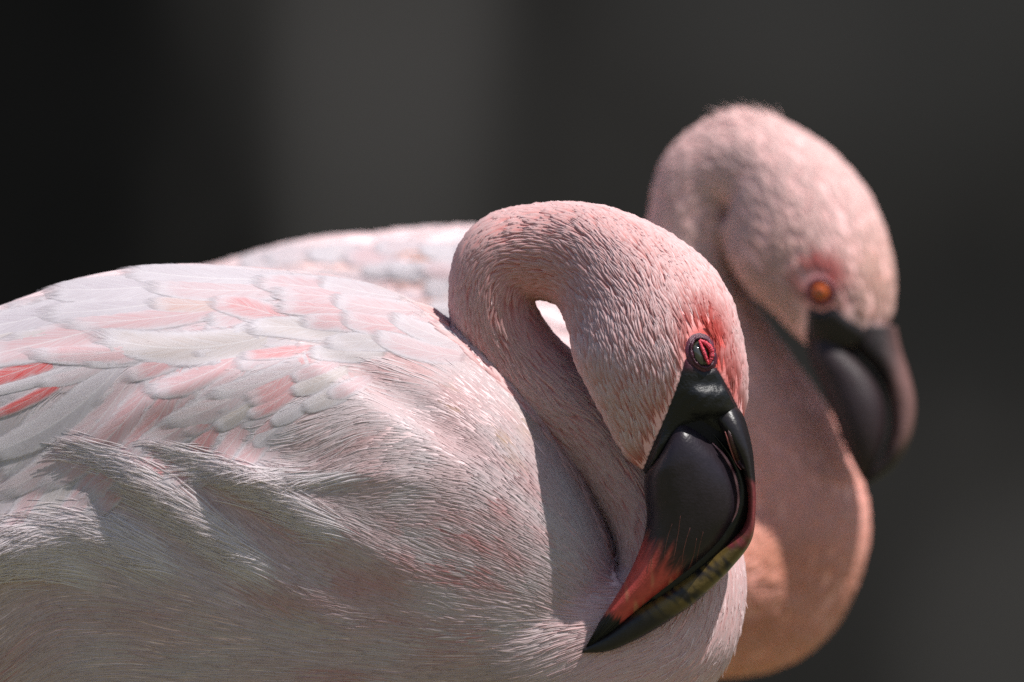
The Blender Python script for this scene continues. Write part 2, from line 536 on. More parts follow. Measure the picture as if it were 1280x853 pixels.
# ================================================================== THE SETTING
def ground_and_backdrop():
    n = 60
    xs = np.linspace(-30, 30, n); ys = np.linspace(-30, 30, n)
    X, Y = np.meshgrid(xs, ys)
    V = np.stack([X, Y, np.zeros_like(X)], -1).reshape(-1, 3)
    i = np.arange(n - 1)[:, None]; j = np.arange(n - 1)[None, :]
    a = i * n + j
    F = np.stack([a, a + 1, a + 1 + n, a + n], -1).reshape(-1, 4)
    m, nt, b, out = new_mat('meadow_ground')
    nz = node(nt, 'ShaderNodeTexNoise'); nz.inputs['Scale'].default_value = 2.5; nz.inputs['Detail'].default_value = 8
    c = mix_col(nt, nz.outputs[0], (0.085, 0.095, 0.035), (0.18, 0.16, 0.08))
    nt.links.new(c, b.inputs['Base Color']); b.inputs['Roughness'].default_value = 0.9
    g = link('ground', np_mesh('ground', V, F), m)
    tag(g, 'short green grass beneath the flamingos', 'ground', kind='structure')
    # dark rock face far behind, wavy, all out of focus
    nx, nz_ = 140, 60
    xs = np.linspace(-9, 9, nx); zs = np.linspace(-0.05, 5.0, nz_)
    X, Z = np.meshgrid(xs, zs)
    P = np.stack([X, np.zeros_like(X), Z], -1).reshape(-1, 3)
    Yd = 4.2 + 0.015 * vnoise(P, 1.6, 3) + 0.01 * vnoise(P, 0.6, 4)
    V = np.stack([P[:, 0], Yd, P[:, 2]], -1)
    i = np.arange(nz_ - 1)[:, None]; j = np.arange(nx - 1)[None, :]
    a = i * nx + j
    F = np.stack([a, a + 1, a + 1 + nx, a + nx], -1).reshape(-1, 4)
    m, nt, b, out = new_mat('dark_rock')
    tc = node(nt, 'ShaderNodeTexCoord')
    mp = node(nt, 'ShaderNodeMapping'); mp.inputs['Scale'].default_value = (1.5, 1.0, 0.7); mp.inputs['Location'].default_value = (0.35, 0, 0.2)
    nt.links.new(tc.outputs['Object'], mp.inputs[0])
    nz = node(nt, 'ShaderNodeTexNoise'); nz.inputs['Scale'].default_value = 2.6; nz.inputs['Detail'].default_value = 4
    nt.links.new(mp.outputs[0], nz.inputs['Vector'])
    c = mix_col(nt, nz.outputs[0], (0.006, 0.0055, 0.0052), (0.040, 0.037, 0.035))
    # soft darker and paler patches at set places
    sp = node(nt, 'ShaderNodeSeparateXYZ'); nt.links.new(tc.outputs['Object'], sp.inputs[0])
    for (cx, cz, rx, rz, colr, amt) in ((-0.47, 0.72, 0.24, 0.62, (0.0015, 0.0015, 0.0015), 0.98), (-0.13, 0.95, 0.13, 0.50, (0.052, 0.048, 0.046), 0.85), (0.57, 0.27, 0.20, 0.20, (0.050, 0.046, 0.044), 0.85),
                                        (0.52, 0.62, 0.22, 0.10, (0.014, 0.0135, 0.013), 0.6), (0.40, 1.0, 0.3, 0.25, (0.042, 0.040, 0.039), 0.5), (-1.4, 0.9, 0.4, 0.6, (0.06, 0.06, 0.06), 0.6), (1.5, 0.7, 0.4, 0.7, (0.006, 0.006, 0.006), 0.8)):
        ux = math_node(nt, 'MULTIPLY', math_node(nt, 'SUBTRACT', sp.outputs[0], cx), 1 / rx)
        uz = math_node(nt, 'MULTIPLY', math_node(nt, 'SUBTRACT', sp.outputs[2], cz), 1 / rz)
        r2 = math_node(nt, 'ADD', math_node(nt, 'MULTIPLY', ux, ux), math_node(nt, 'MULTIPLY', uz, uz))
        r2 = math_node(nt, 'ADD', r2, math_node(nt, 'MULTIPLY', math_node(nt, 'SUBTRACT', nz.outputs[0], 0.5), 1.2))
        fm = node(nt, 'ShaderNodeMapRange', interpolation_type='SMOOTHSTEP')
        fm.inputs[1].default_value = 1.3; fm.inputs[2].default_value = 0.0
        fm.inputs[3].default_value = 0.0; fm.inputs[4].default_value = amt
        nt.links.new(r2, fm.inputs[0])
        c = mix_col(nt, fm.outputs[0], c, colr)
    nt.links.new(c, b.inputs['Base Color']); b.inputs['Roughness'].default_value = 0.95
    b.inputs['Specular IOR Level'].default_value = 0.1
    w = link('rock_face', np_mesh('rock_face', V, F), m)
    tag(w, 'dark grey rock face out of focus far behind the flamingos', 'rock face', kind='structure')
ground_and_backdrop()

# ================================================================== BIRDS
class Bird:
    def __init__(s, name, label, plane_d, base_px, group):
        s.k = (DIST + plane_d) / DIST              # real size per picture pixel at the bird's distance
        s.plane = plane_d
        x = (base_px - 640) * s.k * S
        s.base = np.array([x, plane_d * S, 0.0])
        e = bpy.data.objects.new(name, None)
        e.empty_display_size = 0.05
        COL.objects.link(e)
        e.location = s.base
        tag(e, label, 'flamingo', group)
        s.e = e
    def W(s, V):
        """layout space -> metres relative to the bird's foot point"""
        V = np.asarray(V, float)
        out = V * (S * s.k)
        out[:, 2] += CAM_Z
        out[:, 1] += s.plane * S
        return out - s.base
    def add(s, name, V, F, C, mat, parent=None, uv=None, smooth=True):
        me = np_mesh(name, s.W(V), F, C, uv, smooth)
        o = link(name, me, mat, parent or s.e)
        return o

def const(c, n):
    return np.tile(np.array(c, float), (n, 1))

def tube(pts, rad, k=10):
    """round tube through U-space points"""
    pts = np.asarray(pts, float); n = len(pts)
    rad = np.broadcast_to(rad, (n,))
    T = np.gradient(pts, axis=0); T /= np.linalg.norm(T, axis=1)[:, None] + 1e-9
    ref = np.array([0, 1.0, 0]) if abs(T[0, 1]) < 0.8 else np.array([1.0, 0, 0])
    A = np.cross(T, ref); A /= np.linalg.norm(A, axis=1)[:, None] + 1e-9
    B = np.cross(T, A)
    th = np.linspace(0, 2 * np.pi, k, endpoint=False)
    V = pts[:, None] + rad[:, None, None] * (A[:, None] * np.cos(th)[None, :, None] + B[:, None] * np.sin(th)[None, :, None])
    return cap(V.reshape(-1, 3), None, n, k)

def spline3(pts, n):
    pts = np.asarray(pts, float)
    return catmull(pts, n)

def in_poly(px, py, poly):
    poly = np.asarray(poly, float)
    c = np.zeros(len(px), bool)
    j = len(poly) - 1
    for i in range(len(poly)):
        xi, yi = poly[i]; xj, yj = poly[j]
        hit = ((yi > py) != (yj > py)) & (px < (xj - xi) * (py - yi) / (yj - yi + 1e-9) + xi)
        c ^= hit
        j = i
    return c

def poly_dist(px, py, poly):
    poly = np.asarray(poly, float)
    d = np.full(len(px), 1e9)
    for i in range(len(poly)):
        a = poly[i - 1]; b = poly[i]
        ab = b - a
        t = np.clip(((px - a[0]) * ab[0] + (py - a[1]) * ab[1]) / (ab @ ab + 1e-9), 0, 1)
        d = np.minimum(d, np.hypot(px - a[0] - t * ab[0], py - a[1] - t * ab[1]))
    return d

def ray_front(bvh, px, py, start=-2000.0):
    """hit points on the camera-facing flank under layout pixels"""
    P = U(px, py, start)
    out = np.full((len(P), 3), np.nan); nn = np.zeros((len(P), 3))
    for i, p in enumerate(P):
        c, n, _, _ = bvh.ray_cast(Vector(p), Vector((0, 1, 0)))
        if c is not None:
            out[i] = c; nn[i] = n
    return out, nn

def skin_patch(surf, poly, step, lift, fall):
    """grid patch inside a layout polygon, laid on the surface, edges tucked in; returns V,F,px,py"""
    poly = np.asarray(poly, float)
    x0, y0 = poly.min(0) - step; x1, y1 = poly.max(0) + step
    xs = np.arange(x0, x1 + step, step); ys = np.arange(y0, y1 + step, step)
    X, Y = np.meshgrid(xs, ys)
    px, py = X.ravel(), Y.ravel()
    ins = in_poly(px, py, poly); dist = poly_dist(px, py, poly)
    sd = np.where(ins, dist, -dist)
    P, N = ray_front(surf.bvh, px, py)
    ok = (sd > -step * 1.2) & ~np.isnan(P[:, 0])
    off = lift(px, py) * smooth01(0, fall, sd) - 2.0 * smooth01(0.5, -step, sd)
    Nb = N.copy(); Nb[:, 1] -= 0.6; Nb /= np.linalg.norm(Nb, axis=1)[:, None] + 1e-9
    P = P + Nb * off[:, None]
    ny, nx = X.shape
    i = np.arange(ny - 1)[:, None]; j = np.arange(nx - 1)[None, :]
    a = i * nx + j
    F = np.stack([a, a + nx, a + nx + 1, a + 1], -1).reshape(-1, 4)
    F = F[ok[F].all(1)]
    used = np.unique(F)
    remap = -np.ones(len(P), int); remap[used] = np.arange(len(used))
    return P[used], remap[F], px[used], py[used], sd[used]

def add_legs(b, x1, x2, ytop, d0):
    for lx, ld in ((x1, d0 - 60), (x2, d0 + 60)):
        floor = 426.5 + CAM_Z / (S * b.k)               # layout py of the ground
        kn = ytop + (floor - ytop) * 0.45
        pts = U([lx, lx - 12, lx - 20, lx - 8, lx], [ytop, (ytop + kn) / 2, kn, (kn + floor) / 2, floor - 14], ld)
        sp = spline3(pts[:, [2, 0, 1]], 30)[:, [1, 2, 0]]
        t = np.linspace(0, 1, 30)
        rad = 15 - 4 * t + 10 * np.exp(-((t - 0.45) / 0.045) ** 2) + 22 * np.exp(-(t / 0.10) ** 2)
        V, F = tube(sp, rad, 12)
        o = b.add('leg', V, F, const((0.55, 0.16, 0.15), len(V)), MAT_LEG)
        # webbed foot: three toes and the web between
        ctr = np.array([lx, floor - 8])
        tips = [(150, -70), (170, 0), (150, 70)]
        Vv = [U(lx - 12, floor - 14, ld), U(lx - 12, floor - 1.5, ld)]
        ring = []
        for i in range(13):
            a = i / 12 * 2
            j = min(int(a), 1); f = a - j
            tx = tips[j][0] * (1 - f) + tips[j + 1][0] * f; ty = tips[j][1] * (1 - f) + tips[j + 1][1] * f
            sc = 1 - 0.22 * math.sin(math.pi * f)
            ring.append((lx + tx * sc, ld + ty * sc))
        for (x, d) in ring:
            Vv.append(U(x, floor - 7, d)); Vv.append(U(x, floor - 1.5, d))
        Fq = []
        for i in range(12):
            a, c = 2 + 2 * i, 4 + 2 * i
            Fq += [(0, a, c, c), (1, c + 1, a + 1, a + 1), (a, a + 1, c + 1, c)]
        Fq += [(0, 1, 3, 2), (0, 2 + 24, 3 + 24, 1)]
        tri = []
        for q in Fq:
            qq = list(dict.fromkeys(q))
            if len(qq) == 3: tri.append(qq)
            else: tri += [(q[0], q[1], q[2]), (q[0], q[2], q[3])]
        b.add('foot', np.array(Vv), np.array(tri), const((0.5, 0.15, 0.14), len(Vv)), MAT_LEG, parent=o, smooth=False)

# ------------------------------------------------------------------ near bird
near = Bird('flamingo', 'sharp pale pink flamingo with half-shut eye and red-banded black bill on its breast', 0.0, 300, 'two resting flamingos')

NECK = [  # cx, cy, r, d, rd
    (520, 760, 150, 10, 130), (650, 800, 130, 5, 120), (750, 806, 112, 0, 105), (820, 785, 100, -5, 95),
    (849, 725, 83, -5, 84), (832, 652, 68, 0, 70), (792, 588, 61, 4, 62), (742, 533, 57, 6, 58),
    (685, 489, 54, 6, 56), (640, 438, 51, 2, 53), (615, 382, 50, -6, 52), (632, 325, 55, -14, 55),
    (679, 315, 57, -24, 56), (728, 323, 66, -45, 60), (771, 353, 83, -72, 66), (806, 398, 100, -98, 72),
    (832, 463, 95, -112, 72), (848, 525, 81, -116, 50), (861, 572, 62, -118, 30), (866, 600, 42, -118, 18)]
BODY = [  # x, top, bottom, d, rd
    (-520, 640, 690, 20, 20), (-420, 560, 760, 20, 70), (-250, 480, 860, 20, 130), (-100, 418, 910, 20, 165), (0, 382, 945, 20, 182),
    (110, 345, 970, 20, 194), (220, 330, 985, 20, 200), (330, 335, 990, 20, 200), (430, 347, 985, 20, 196),
    (520, 378, 970, 20, 186), (590, 424, 950, 20, 172), (650, 482, 925, 20, 152), (700, 548, 895, 20, 128), (740, 618, 865, 20, 100), (768, 690, 830, 20, 66), (780, 740, 790, 20, 25)]

LINE_A = interp([-300, 0, 45, 190, 250, 320, 420, 520], [520, 452, 440, 430, 420, 408, 425, 470])
LINE_B = interp([-300, 0, 120, 200, 280, 385, 440, 520, 600, 680], [700, 600, 535, 490, 460, 444, 478, 528, 585, 660])
TUFTS = [  # polyline, amplitude, half width
    ([(180, 588), (265, 650), (345, 715), (435, 780)], 17, 26),
    ([(295, 586), (375, 625), (445, 670), (525, 715)], 15, 22),
    ([(15, 672), (110, 658), (180, 678), (240, 720), (310, 778)], 20, 32),
    ([(-60, 730), (0, 702), (70, 695), (140, 715), (210, 770)], 17, 30),
    ([(320, 592), (400, 590), (470, 592), (540, 600)], 8, 12),
]
def seg_dist(X, Y, poly):
    d = np.full(X.shape, 1e9); tt = np.zeros(X.shape)
    n = len(poly) - 1
    for i in range(n):
        a = np.array(poly[i], float); b = np.array(poly[i + 1], float); ab = b - a
        t = np.clip(((X - a[0]) * ab[0] + (Y - a[1]) * ab[1]) / (ab @ ab), 0, 1)
        q = np.hypot(X - a[0] - t * ab[0], Y - a[1] - t * ab[1])
        tt = np.where(q < d, (i + t) / n, tt)
        d = np.minimum(d, q)
    return d, tt
def near_bump(X, Y):
    b = np.zeros_like(X)
    fa = smooth01(560, 380, X)
    ya = Y - LINE_A(X)
    b += 8 * fa * smooth01(-8, 8, ya) * np.exp(-np.clip(ya, 0, None) / 160)
    yb = Y - LINE_B(X)
    fb = smooth01(640, 430, X) * smooth01(60, 240, X)
    b += 20 * fb * smooth01(-14, 14, yb) * np.exp(-np.clip(yb, 0, None) / 170)
    # shallow trough above the wing's front edge
    b -= 9 * smooth01(640, 540, X) * smooth01(330, 420, X) * np.exp(-((yb + 26) / 24) ** 2)
    for poly, amp, hw in TUFTS:
        d, t = seg_dist(X, Y, poly)
        b += amp * np.exp(-(d / hw) ** 2) * (1 - 0.75 * t)
    # scapular hump at the shoulder
    b += 7 * np.exp(-(((X - 440) / 70) ** 2 + ((Y - 385) / 30) ** 2))
    return b

nV, nF, n_path, n_tan, n_r, n_rd = neck_tube(NECK, 200, 56)
bV, bF = body_loft(BODY, 260, 200, near_bump, ((0, 150, 320, 500, 700), (0.25, 0.25, 0.30, 0.37, 0.43)))
SV, ST = remesh([(bV, bF), (nV, nF)], 3.6, 3)
surf = Surface(SV, ST)

GUIDES = [  # px, py, direction in the picture (x right, y down) towards the feather tips
    (700, 560, -1, -.75), (705, 640, -1, -.75), (690, 740, -1, -.45), (640, 690, -1, -.45), (640, 560, -1, -.75), (630, 660, -1, -.5),
    (600, 500, -1, -.55), (560, 430, -1, -.45), (500, 545, -1, .05), (440, 560, -.85, .5), (450, 370, -1, -.1),
    (520, 480, -1, -.15), (560, 600, -1, -.1), (500, 600, -1, .15), (350, 400, -1, .15), (380, 470, -.9, .45),
    (250, 500, -.68, .73), (150, 520, -.62, .78), (50, 545, -.58, .81), (150, 360, -1, .2), (30, 400, -.9, .42), (-150, 470, -.9, .4),
    (450, 680, -1, -.5), (520, 700, -1, -.38), (380, 650, -.85, -.6), (300, 640, -.8, -.7), (220, 610, -.8, -.65), (340, 720, -.9, -.6),
    (120, 650, -1, -.1), (60, 680, -1, .12), (10, 750, -.8, .6), (200, 700, -.95, -.45), (40, 800, -.75, .7), (140, 780, -1, .1), (240, 780, -1, -.25),
    (300, 830, -1, .05), (450, 780, -1, -.12), (600, 800, -1, -.05), (690, 800, -.95, .35), (560, 745, -1, -.25), (760, 830, -.8, .6), (400, 900, -1, .1), (100, 900, -.9, .4)]
body_dir = idw_field(GUIDES)

def neck_info(P, path, r, rd):
    """normalised distance to the neck tube and index of the nearest sample"""
    D = P[:, None, :] - path[None, ::2, :]
    dist = np.sqrt((D[..., 0] ** 2 + D[..., 2] ** 2) / r[None, ::2] ** 2 + (D[..., 1] / rd[None, ::2]) ** 2)
    i = dist.argmin(1)
    return dist[np.arange(len(P)), i], i * 2

def chunked(fn, P, n=8000):
    out = [fn(P[i:i + n]) for i in range(0, len(P), n)]
    return tuple(np.concatenate(x) for x in zip(*out))

def make_field(path, tan, r, rd, bdir, start):
    def info(P):
        return chunked(lambda Q: neck_info(Q, path, r, rd), P)
    def neck_w(P):
        q, i = info(P)
        return smooth01(1.35, 1.1, q) * smooth01(start, start + 18, i), i
    def field(P):
        w, i = neck_w(P)
        v = bdir(P[:, 0] + 640, 426.5 - P[:, 2])
        fb = np.stack([v[:, 0], np.zeros(len(v)), -v[:, 1]], -1)
        fn = -tan[i]
        # far from the spine the tangent of the nearest sample still holds
        d = fb * (1 - w)[:, None] + fn * w[:, None]
        return d
    return field, neck_w
field, neck_w = make_field(n_path, n_tan, n_r, n_rd, body_dir, 30)

def px_of(P): return P[:, 0] + 640, 426.5 - P[:, 2]

LORE = [(852, 446), (843, 478), (827, 520), (812, 556), (797, 594), (806, 600), (822, 574), (836, 550), (850, 530), (872, 524), (900, 542), (928, 552), (928, 540), (918, 508), (903, 480), (890, 458), (874, 462)]
LORE_X = [(852, 446), (843, 478), (827, 520), (812, 556), (797, 594), (812, 630), (850, 640), (930, 600), (936, 566), (931, 540), (918, 508), (903, 480), (890, 458), (874, 462)]
def eye_red(px, py):
    d = np.hypot((px - 880) / 34, (py - 440) / 46)
    a = np.hypot((px - 905) / 20, (py - 490) / 40)
    return np.maximum(smooth01(1.25, 0.45, d), 0.75 * smooth01(1.3, 0.3, a))

pink_spots = blobs([
    (620, 690, 30, 10, 25, .9), (585, 722, 32, 10, 20, .9), (640, 735, 26, 9, 20, .8), (500, 735, 45, 18, 10, .55), (430, 760, 40, 14, 0, .5), (618, 782, 20, 8, 10, .9), (530, 775, 30, 12, 0, .5),
    (648, 652, 16, 14, 50, .75), (690, 630, 22, 10, 60, .35), (660, 700, 25, 10, 40, .5), (605, 655, 28, 9, 20, .5), (560, 660, 30, 8, 15, .5), (640, 600, 18, 9, 45, .35), (700, 690, 16, 8, 60, .4),
    (80, 790, 32, 9, -30, 1), (500, 845, 40, 9, 0, .9), (260, 780, 50, 14, -10, .45), (180, 760, 30, 8, -20, .5), (640, 810, 22, 9, 15, .8), (380, 670, 30, 9, 25, .6), (420, 660, 22, 8, 30, .5),
    (350, 358, 40, 12, 5, .6), (400, 385, 45, 9, 0, .5), (390, 400, 35, 10, -5, .6), (470, 400, 45, 10, 12, .5), (500, 440, 30, 8, 20, .55), (470, 470, 30, 10, 25, .45), (500, 465, 30, 12, 20, .5), (560, 470, 26, 16, 40, .35),
    (600, 510, 26, 12, 45, .35), (540, 415, 30, 6, 35, .5), (500, 500, 22, 10, 30, .35), (470, 545, 14, 6, -30, .4), (665, 560, 16, 10, 60, .25)])
tan_spots = blobs([(690, 528, 12, 20, 20, .8), (688, 560, 10, 16, 20, .55), (655, 573, 8, 5, 40, .8), (597, 530, 5, 3, 40, .9), (595, 503, 5, 3, 40, .8), (670, 600, 10, 6, 40, .4), (540, 425, 12, 5, 30, .5), (820, 800, 90, 40, 0, .35), (700, 830, 80, 30, 0, .35)])

BW = np.array((0.68, 0.585, 0.595)); WHITE = np.array((0.88, 0.80, 0.81)); PALE = np.array((0.82, 0.60, 0.595)); PINK = np.array((0.74, 0.32, 0.31)); SALMON = np.array((0.62, 0.145, 0.115)); ROSE = np.array((0.60, 0.20, 0.19)); TAN = np.array((0.48, 0.30, 0.15)); RED = np.array((0.62, 0.035, 0.03))

def near_colors(P, neckw, idx):
    """root and tip colour of a plume rooted at P"""
    px, py = px_of(P)
    n = len(P)
    rn = rng.random(n)[:, None]
    mott = np.clip(0.55 + 0.5 * vnoise(P, 90, 5) + 0.3 * vnoise(P, 35, 6), 0, 1.3)[:, None]
    # body
    tip = BW * (0.90 + 0.12 * rn) + (PALE * np.array((0.78, 0.66, 0.66)) - BW) * (0.45 * mott)
    root = BW * 0.75 + PINK * 0.25
    root = np.repeat(root[None], n, 0)
    p = np.clip(pink_spots(px + 14 * vnoise(P, 50, 71), py + 8 * vnoise(P, 40, 72)) * (0.45 + 0.6 * rn[:, 0]), 0, 1)[:, None]
    tip = tip * (1 - p) + ROSE * p * 0.9 + tip * p * 0.1
    root = root * (1 - p) + ROSE * p
    t = tan_spots(px, py)[:, None] * (0.4 + 0.6 * rn)
    tip = tip * (1 - t) + TAN * t
    # neck and head: salmon roots, whitish tips; shade and bounced light inside the bend painted salmon
    hx = smooth01(95, 150, idx)[:, None]              # head end
    tipn = (PALE * 0.42 + WHITE * 0.58) * (0.92 + 0.18 * rn)
    rootn = (SALMON * 0.85 + PINK * 0.15)[None] * np.ones((n, 1))
    low = (1 - hx) * smooth01(80, 50, idx)[:, None]
    tipn = tipn * (1 - 0.12 * low) + PINK * 0.12 * low
    rootn = rootn * (1 - 0.6 * low) + (PINK * 0.6 + PALE * 0.4) * 0.6 * low  # lower neck roots lightened: fill light painted into the shaded part
    bend_shade = np.exp(-(((px - 676) / 60) ** 2 + ((py - 372) / 60) ** 2))[:, None]
    tipn = tipn * (1 - 0.45 * bend_shade) + SALMON * 0.45 * bend_shade
    er = eye_red(px, py)[:, None] * (P[:, 1] < -60)[:, None]
    tipn = tipn * (1 - 0.92 * er) + np.array((0.62, 0.085, 0.06)) * 0.92 * er
    rootn = rootn * (1 - 0.9 * er) + np.array((0.5, 0.04, 0.035)) * 0.9 * er
    w = neckw[:, None]
    return root * (1 - w) + rootn * w, tip * (1 - w) + tipn * w

# continuous skin under the feathers
w_, i_ = neck_w(SV)
r0, t0 = near_colors(SV, w_, i_)
skin_c = r0 * 0.55 + t0 * 0.45
px, py = px_of(SV)
skin_c[in_poly(px, py, LORE_X) & (SV[:, 1] < -100)] = (0.012, 0.011, 0.013)
body_ob = near.add('body', SV, ST, skin_c, MAT_SKIN)

# ---- plumage: scale feathers on head and neck
acc = Acc()
px_c = None
def dens_neck(C):
    w, i = neck_w(C)
    px, py = px_of(C)
    keep = 1 - (in_poly(px, py, LORE_X) & (C[:, 1] < -100)).astype(float)
    keep *= 1 - ((np.hypot((px - 871) / 17, (py - 441) / 24) < 1) & (C[:, 1] < -100))
    front = 0.35 + 0.65 * (C[:, 1] < 40)
    return (w > 0.5) * keep * front
P, N = surf.sample(17000, dens_neck)
w, i = neck_w(P)
px, py = px_of(P)
n = len(P)
head = smooth01(110, 150, i)
L = (30 + 20 * rng.random(n)) * (1.25 - 0.25 * head)
lowneck = smooth01(75, 55, i)
L = L * (1 + 0.9 * lowneck)
er = eye_red(px, py)
L = L * (1 - 0.3 * er)
Sp, Nn = trace(surf, P, N, field, L, 4)
W = (2.2 + 1.5 * rng.random(n)) * (1 - 0.35 * lowneck) * (1 - 0.4 * er)
H = W * 1.15 * (1 - 0.6 * lowneck)
cr, ct = near_colors(P, w, i)
acc.add(*plumes(Sp, Nn, W, H, np.full(n, -1.2), 1.0 + 2.4 * rng.random(n) * (1 - 0.5 * lowneck), cr, ct, edge=0.8, lat=rng.normal(0, 1.2, n) + 6.5 * vnoise(P, 36, 64) * (1 - lowneck), groove=0.62))

# loose wisps that break the outline
P, N = surf.sample(1500, dens_neck)
w, i = neck_w(P); n = len(P)
Sp, Nn = trace(surf, P, N, field, 12 + 14 * rng.random(n), 4)
cr, ct = near_colors(P, w, i)
acc.add(*plumes(Sp, Nn, 0.45 + 0.4 * rng.random(n), np.full(n, 0.4), np.full(n, 0.6), 2 + 4.0 * rng.random(n) ** 2, ct, ct * 1.05, edge=0.2, prof='strand', lat=rng.normal(0, 2.5, n)))

# ---- breast: short ridged feathers
def body_mask(C):
    w, i = neck_w(C)
    return w < 0.6
FLANK = interp([-300, 0, 100, 190, 300, 400, 480, 560, 620], [700, 640, 620, 590, 600, 560, 520, 470, 420])   # below this no wing coverts
def dens_breast(C):
    px, py = px_of(C)
    m = body_mask(C) * smooth01(380, 520, px + (py - 560) * 0.25) * smooth01(810, 740, py)
    return m * (0.3 + 0.7 * (C[:, 1] < 20)) * (py > FLANK(px) - 60)
P, N = surf.sample(15000, dens_breast)
w, i = neck_w(P); n = len(P)
px, py = px_of(P)
L = 32 + 26 * rng.random(n)
Sp, Nn = trace(surf, P, N, field, L, 4, 0.2)
W = 1.1 + 1.3 * rng.random(n)
cr, ct = near_colors(P, w, i)
up = smooth01(520, 640, py)
acc.add(*plumes(Sp, Nn, W, W * 0.5 * (0.3 + 0.7 * up), np.full(n, -1.0), 0.3 + (0.3 + 1.2 * up) * rng.random(n), cr * 0.2 + ct * 0.8, ct, edge=0.3, lat=rng.normal(0, 1.2, n) + 2.5 * vnoise(P, 35, 63)))

# ---- belly and flank: long hair-like plumes
def dens_belly(C):
    px, py = px_of(C)
    m = body_mask(C) * smooth01(-10, 40, py - FLANK(px)) * (px > -260) * smooth01(740, 600, px - (py - 700) * 1.2)
    return m * (0.25 + 0.75 * (C[:, 1] < 20)) * smooth01(960, 900, py)
P, N = surf.sample(28000, dens_belly)
w, i = neck_w(P); n = len(P)
L = 60 + 70 * rng.random(n)
Sp, Nn = trace(surf, P, N, field, L, 6, 0.35)
W = 0.5 + 0.7 * rng.random(n)
cr, ct = near_colors(P, w, i)
acc.add(*plumes(Sp, Nn, W, W * 0.35, np.full(n, -0.4), 0.3 + 1.3 * rng.random(n) ** 2, cr * 0.2 + ct * 0.8, ct, edge=0.3, prof='strand', lat=rng.normal(0, 1.5, n) + 5 * vnoise(P, 60, 62)))

# ---- raised tufts of flank feathers that lap over the wing
for poly, amp, hw in TUFTS:
    m = 1700 if amp > 10 else 420
    tt = rng.random(m) ** 1.3 * 0.75
    pp = catmull(np.array(poly, float), 100)
    q = pp[(tt * 99).astype(int)]
    tg = np.gradient(pp, axis=0)[(tt * 99).astype(int)]
    tg /= np.linalg.norm(tg, axis=1)[:, None]
    off = rng.normal(0, hw * 0.35, m)
    qx = q[:, 0] - tg[:, 1] * off; qy = q[:, 1] + tg[:, 0] * off
    P, N = ray_front(surf.bvh, qx, qy)
    ok = ~np.isnan(P[:, 0]); P, N, tgk, tk = P[ok], N[ok], tg[ok], tt[ok]
    n = len(P)
    base_dir = np.stack([-tgk[:, 0], np.zeros(n), tgk[:, 1]], -1)
    cnt = [0]
    def tf(Q, bd=base_dir):
        v = body_dir(*px_of(Q))
        return bd * 0.75 + 0.25 * np.stack([v[:, 0], np.zeros(len(v)), -v[:, 1]], -1)
    L = 60 + 70 * rng.random(n)
    Sp, Nn = trace(surf, P, N, tf, L, 6, 0.4)
    W = 0.45 + 0.5 * rng.random(n)
    ct = np.repeat((BW * 0.4 + WHITE * 0.6)[None], n, 0) * (0.90 + 0.15 * rng.random(n))[:, None]  # whiter than the flank: sunlit crests painted into the strand colour
    acc.add(*plumes(Sp, Nn, W, W * 0.4, np.full(n, 0.0), (1.5 + 6 * rng.random(n) ** 1.5) * (1 - 0.5 * tk), ct * 0.92, ct, edge=0.3, prof='strand', lat=4 + 16 * rng.random(n) + 6 * vnoise(P, 30, 61)))

# ---- back: fine soft strands
def dens_back(C):
    px, py = px_of(C)
    return body_mask(C) * (py < FLANK(px) + 30) * (px > -300) * (0.05 + 0.95 * smooth01(330, 480, px)) * (0.3 + 0.7 * (C[:, 1] < 20))
P, N = surf.sample(9000, dens_back)
w, i = neck_w(P); n = len(P)
L = 30 + 22 * rng.random(n)
Sp, Nn = trace(surf, P, N, field, L, 5, 0.3)
W = 1.6 + 2.0 * rng.random(n)
cr, ct = near_colors(P, w, i)
acc.add(*plumes(Sp, Nn, W, W * 0.12, np.full(n, -0.4), 0.1 + 0.5 * rng.random(n), cr * 0.3 + ct * 0.7, ct, edge=0.3, prof='strand', lat=rng.normal(0, 2, n)))

P, N = ray_front(surf.bvh, rng.uniform(-60, 600, 2400), rng.uniform(335, 620, 2400))
ok = ~np.isnan(P[:, 0]); P, N = P[ok], N[ok]
px, py = px_of(P); ok = (py < FLANK(px) + 20) & (neck_w(P)[0] < 0.3)
P, N = P[ok], N[ok]; n = len(P); px, py = px_of(P)
Sp, Nn = trace(surf, P, N, field, 26 + 44 * rng.random(n), 6, 0.4)
ct = BW[None] * (0.95 + 0.15 * rng.random(n))[:, None]
acc.add(*plumes(Sp, Nn, 0.35 + 0.5 * rng.random(n), np.full(n, 0.08), np.full(n, 0.4), 0.7 + 0.9 * rng.random(n), ct, ct, edge=0.2, prof='strand', lat=rng.normal(0, 3, n)))

V, F, C = acc.get()
pl = near.add('plumage', V, F, C, MAT_PLUME)
tag(pl, kind='stuff')

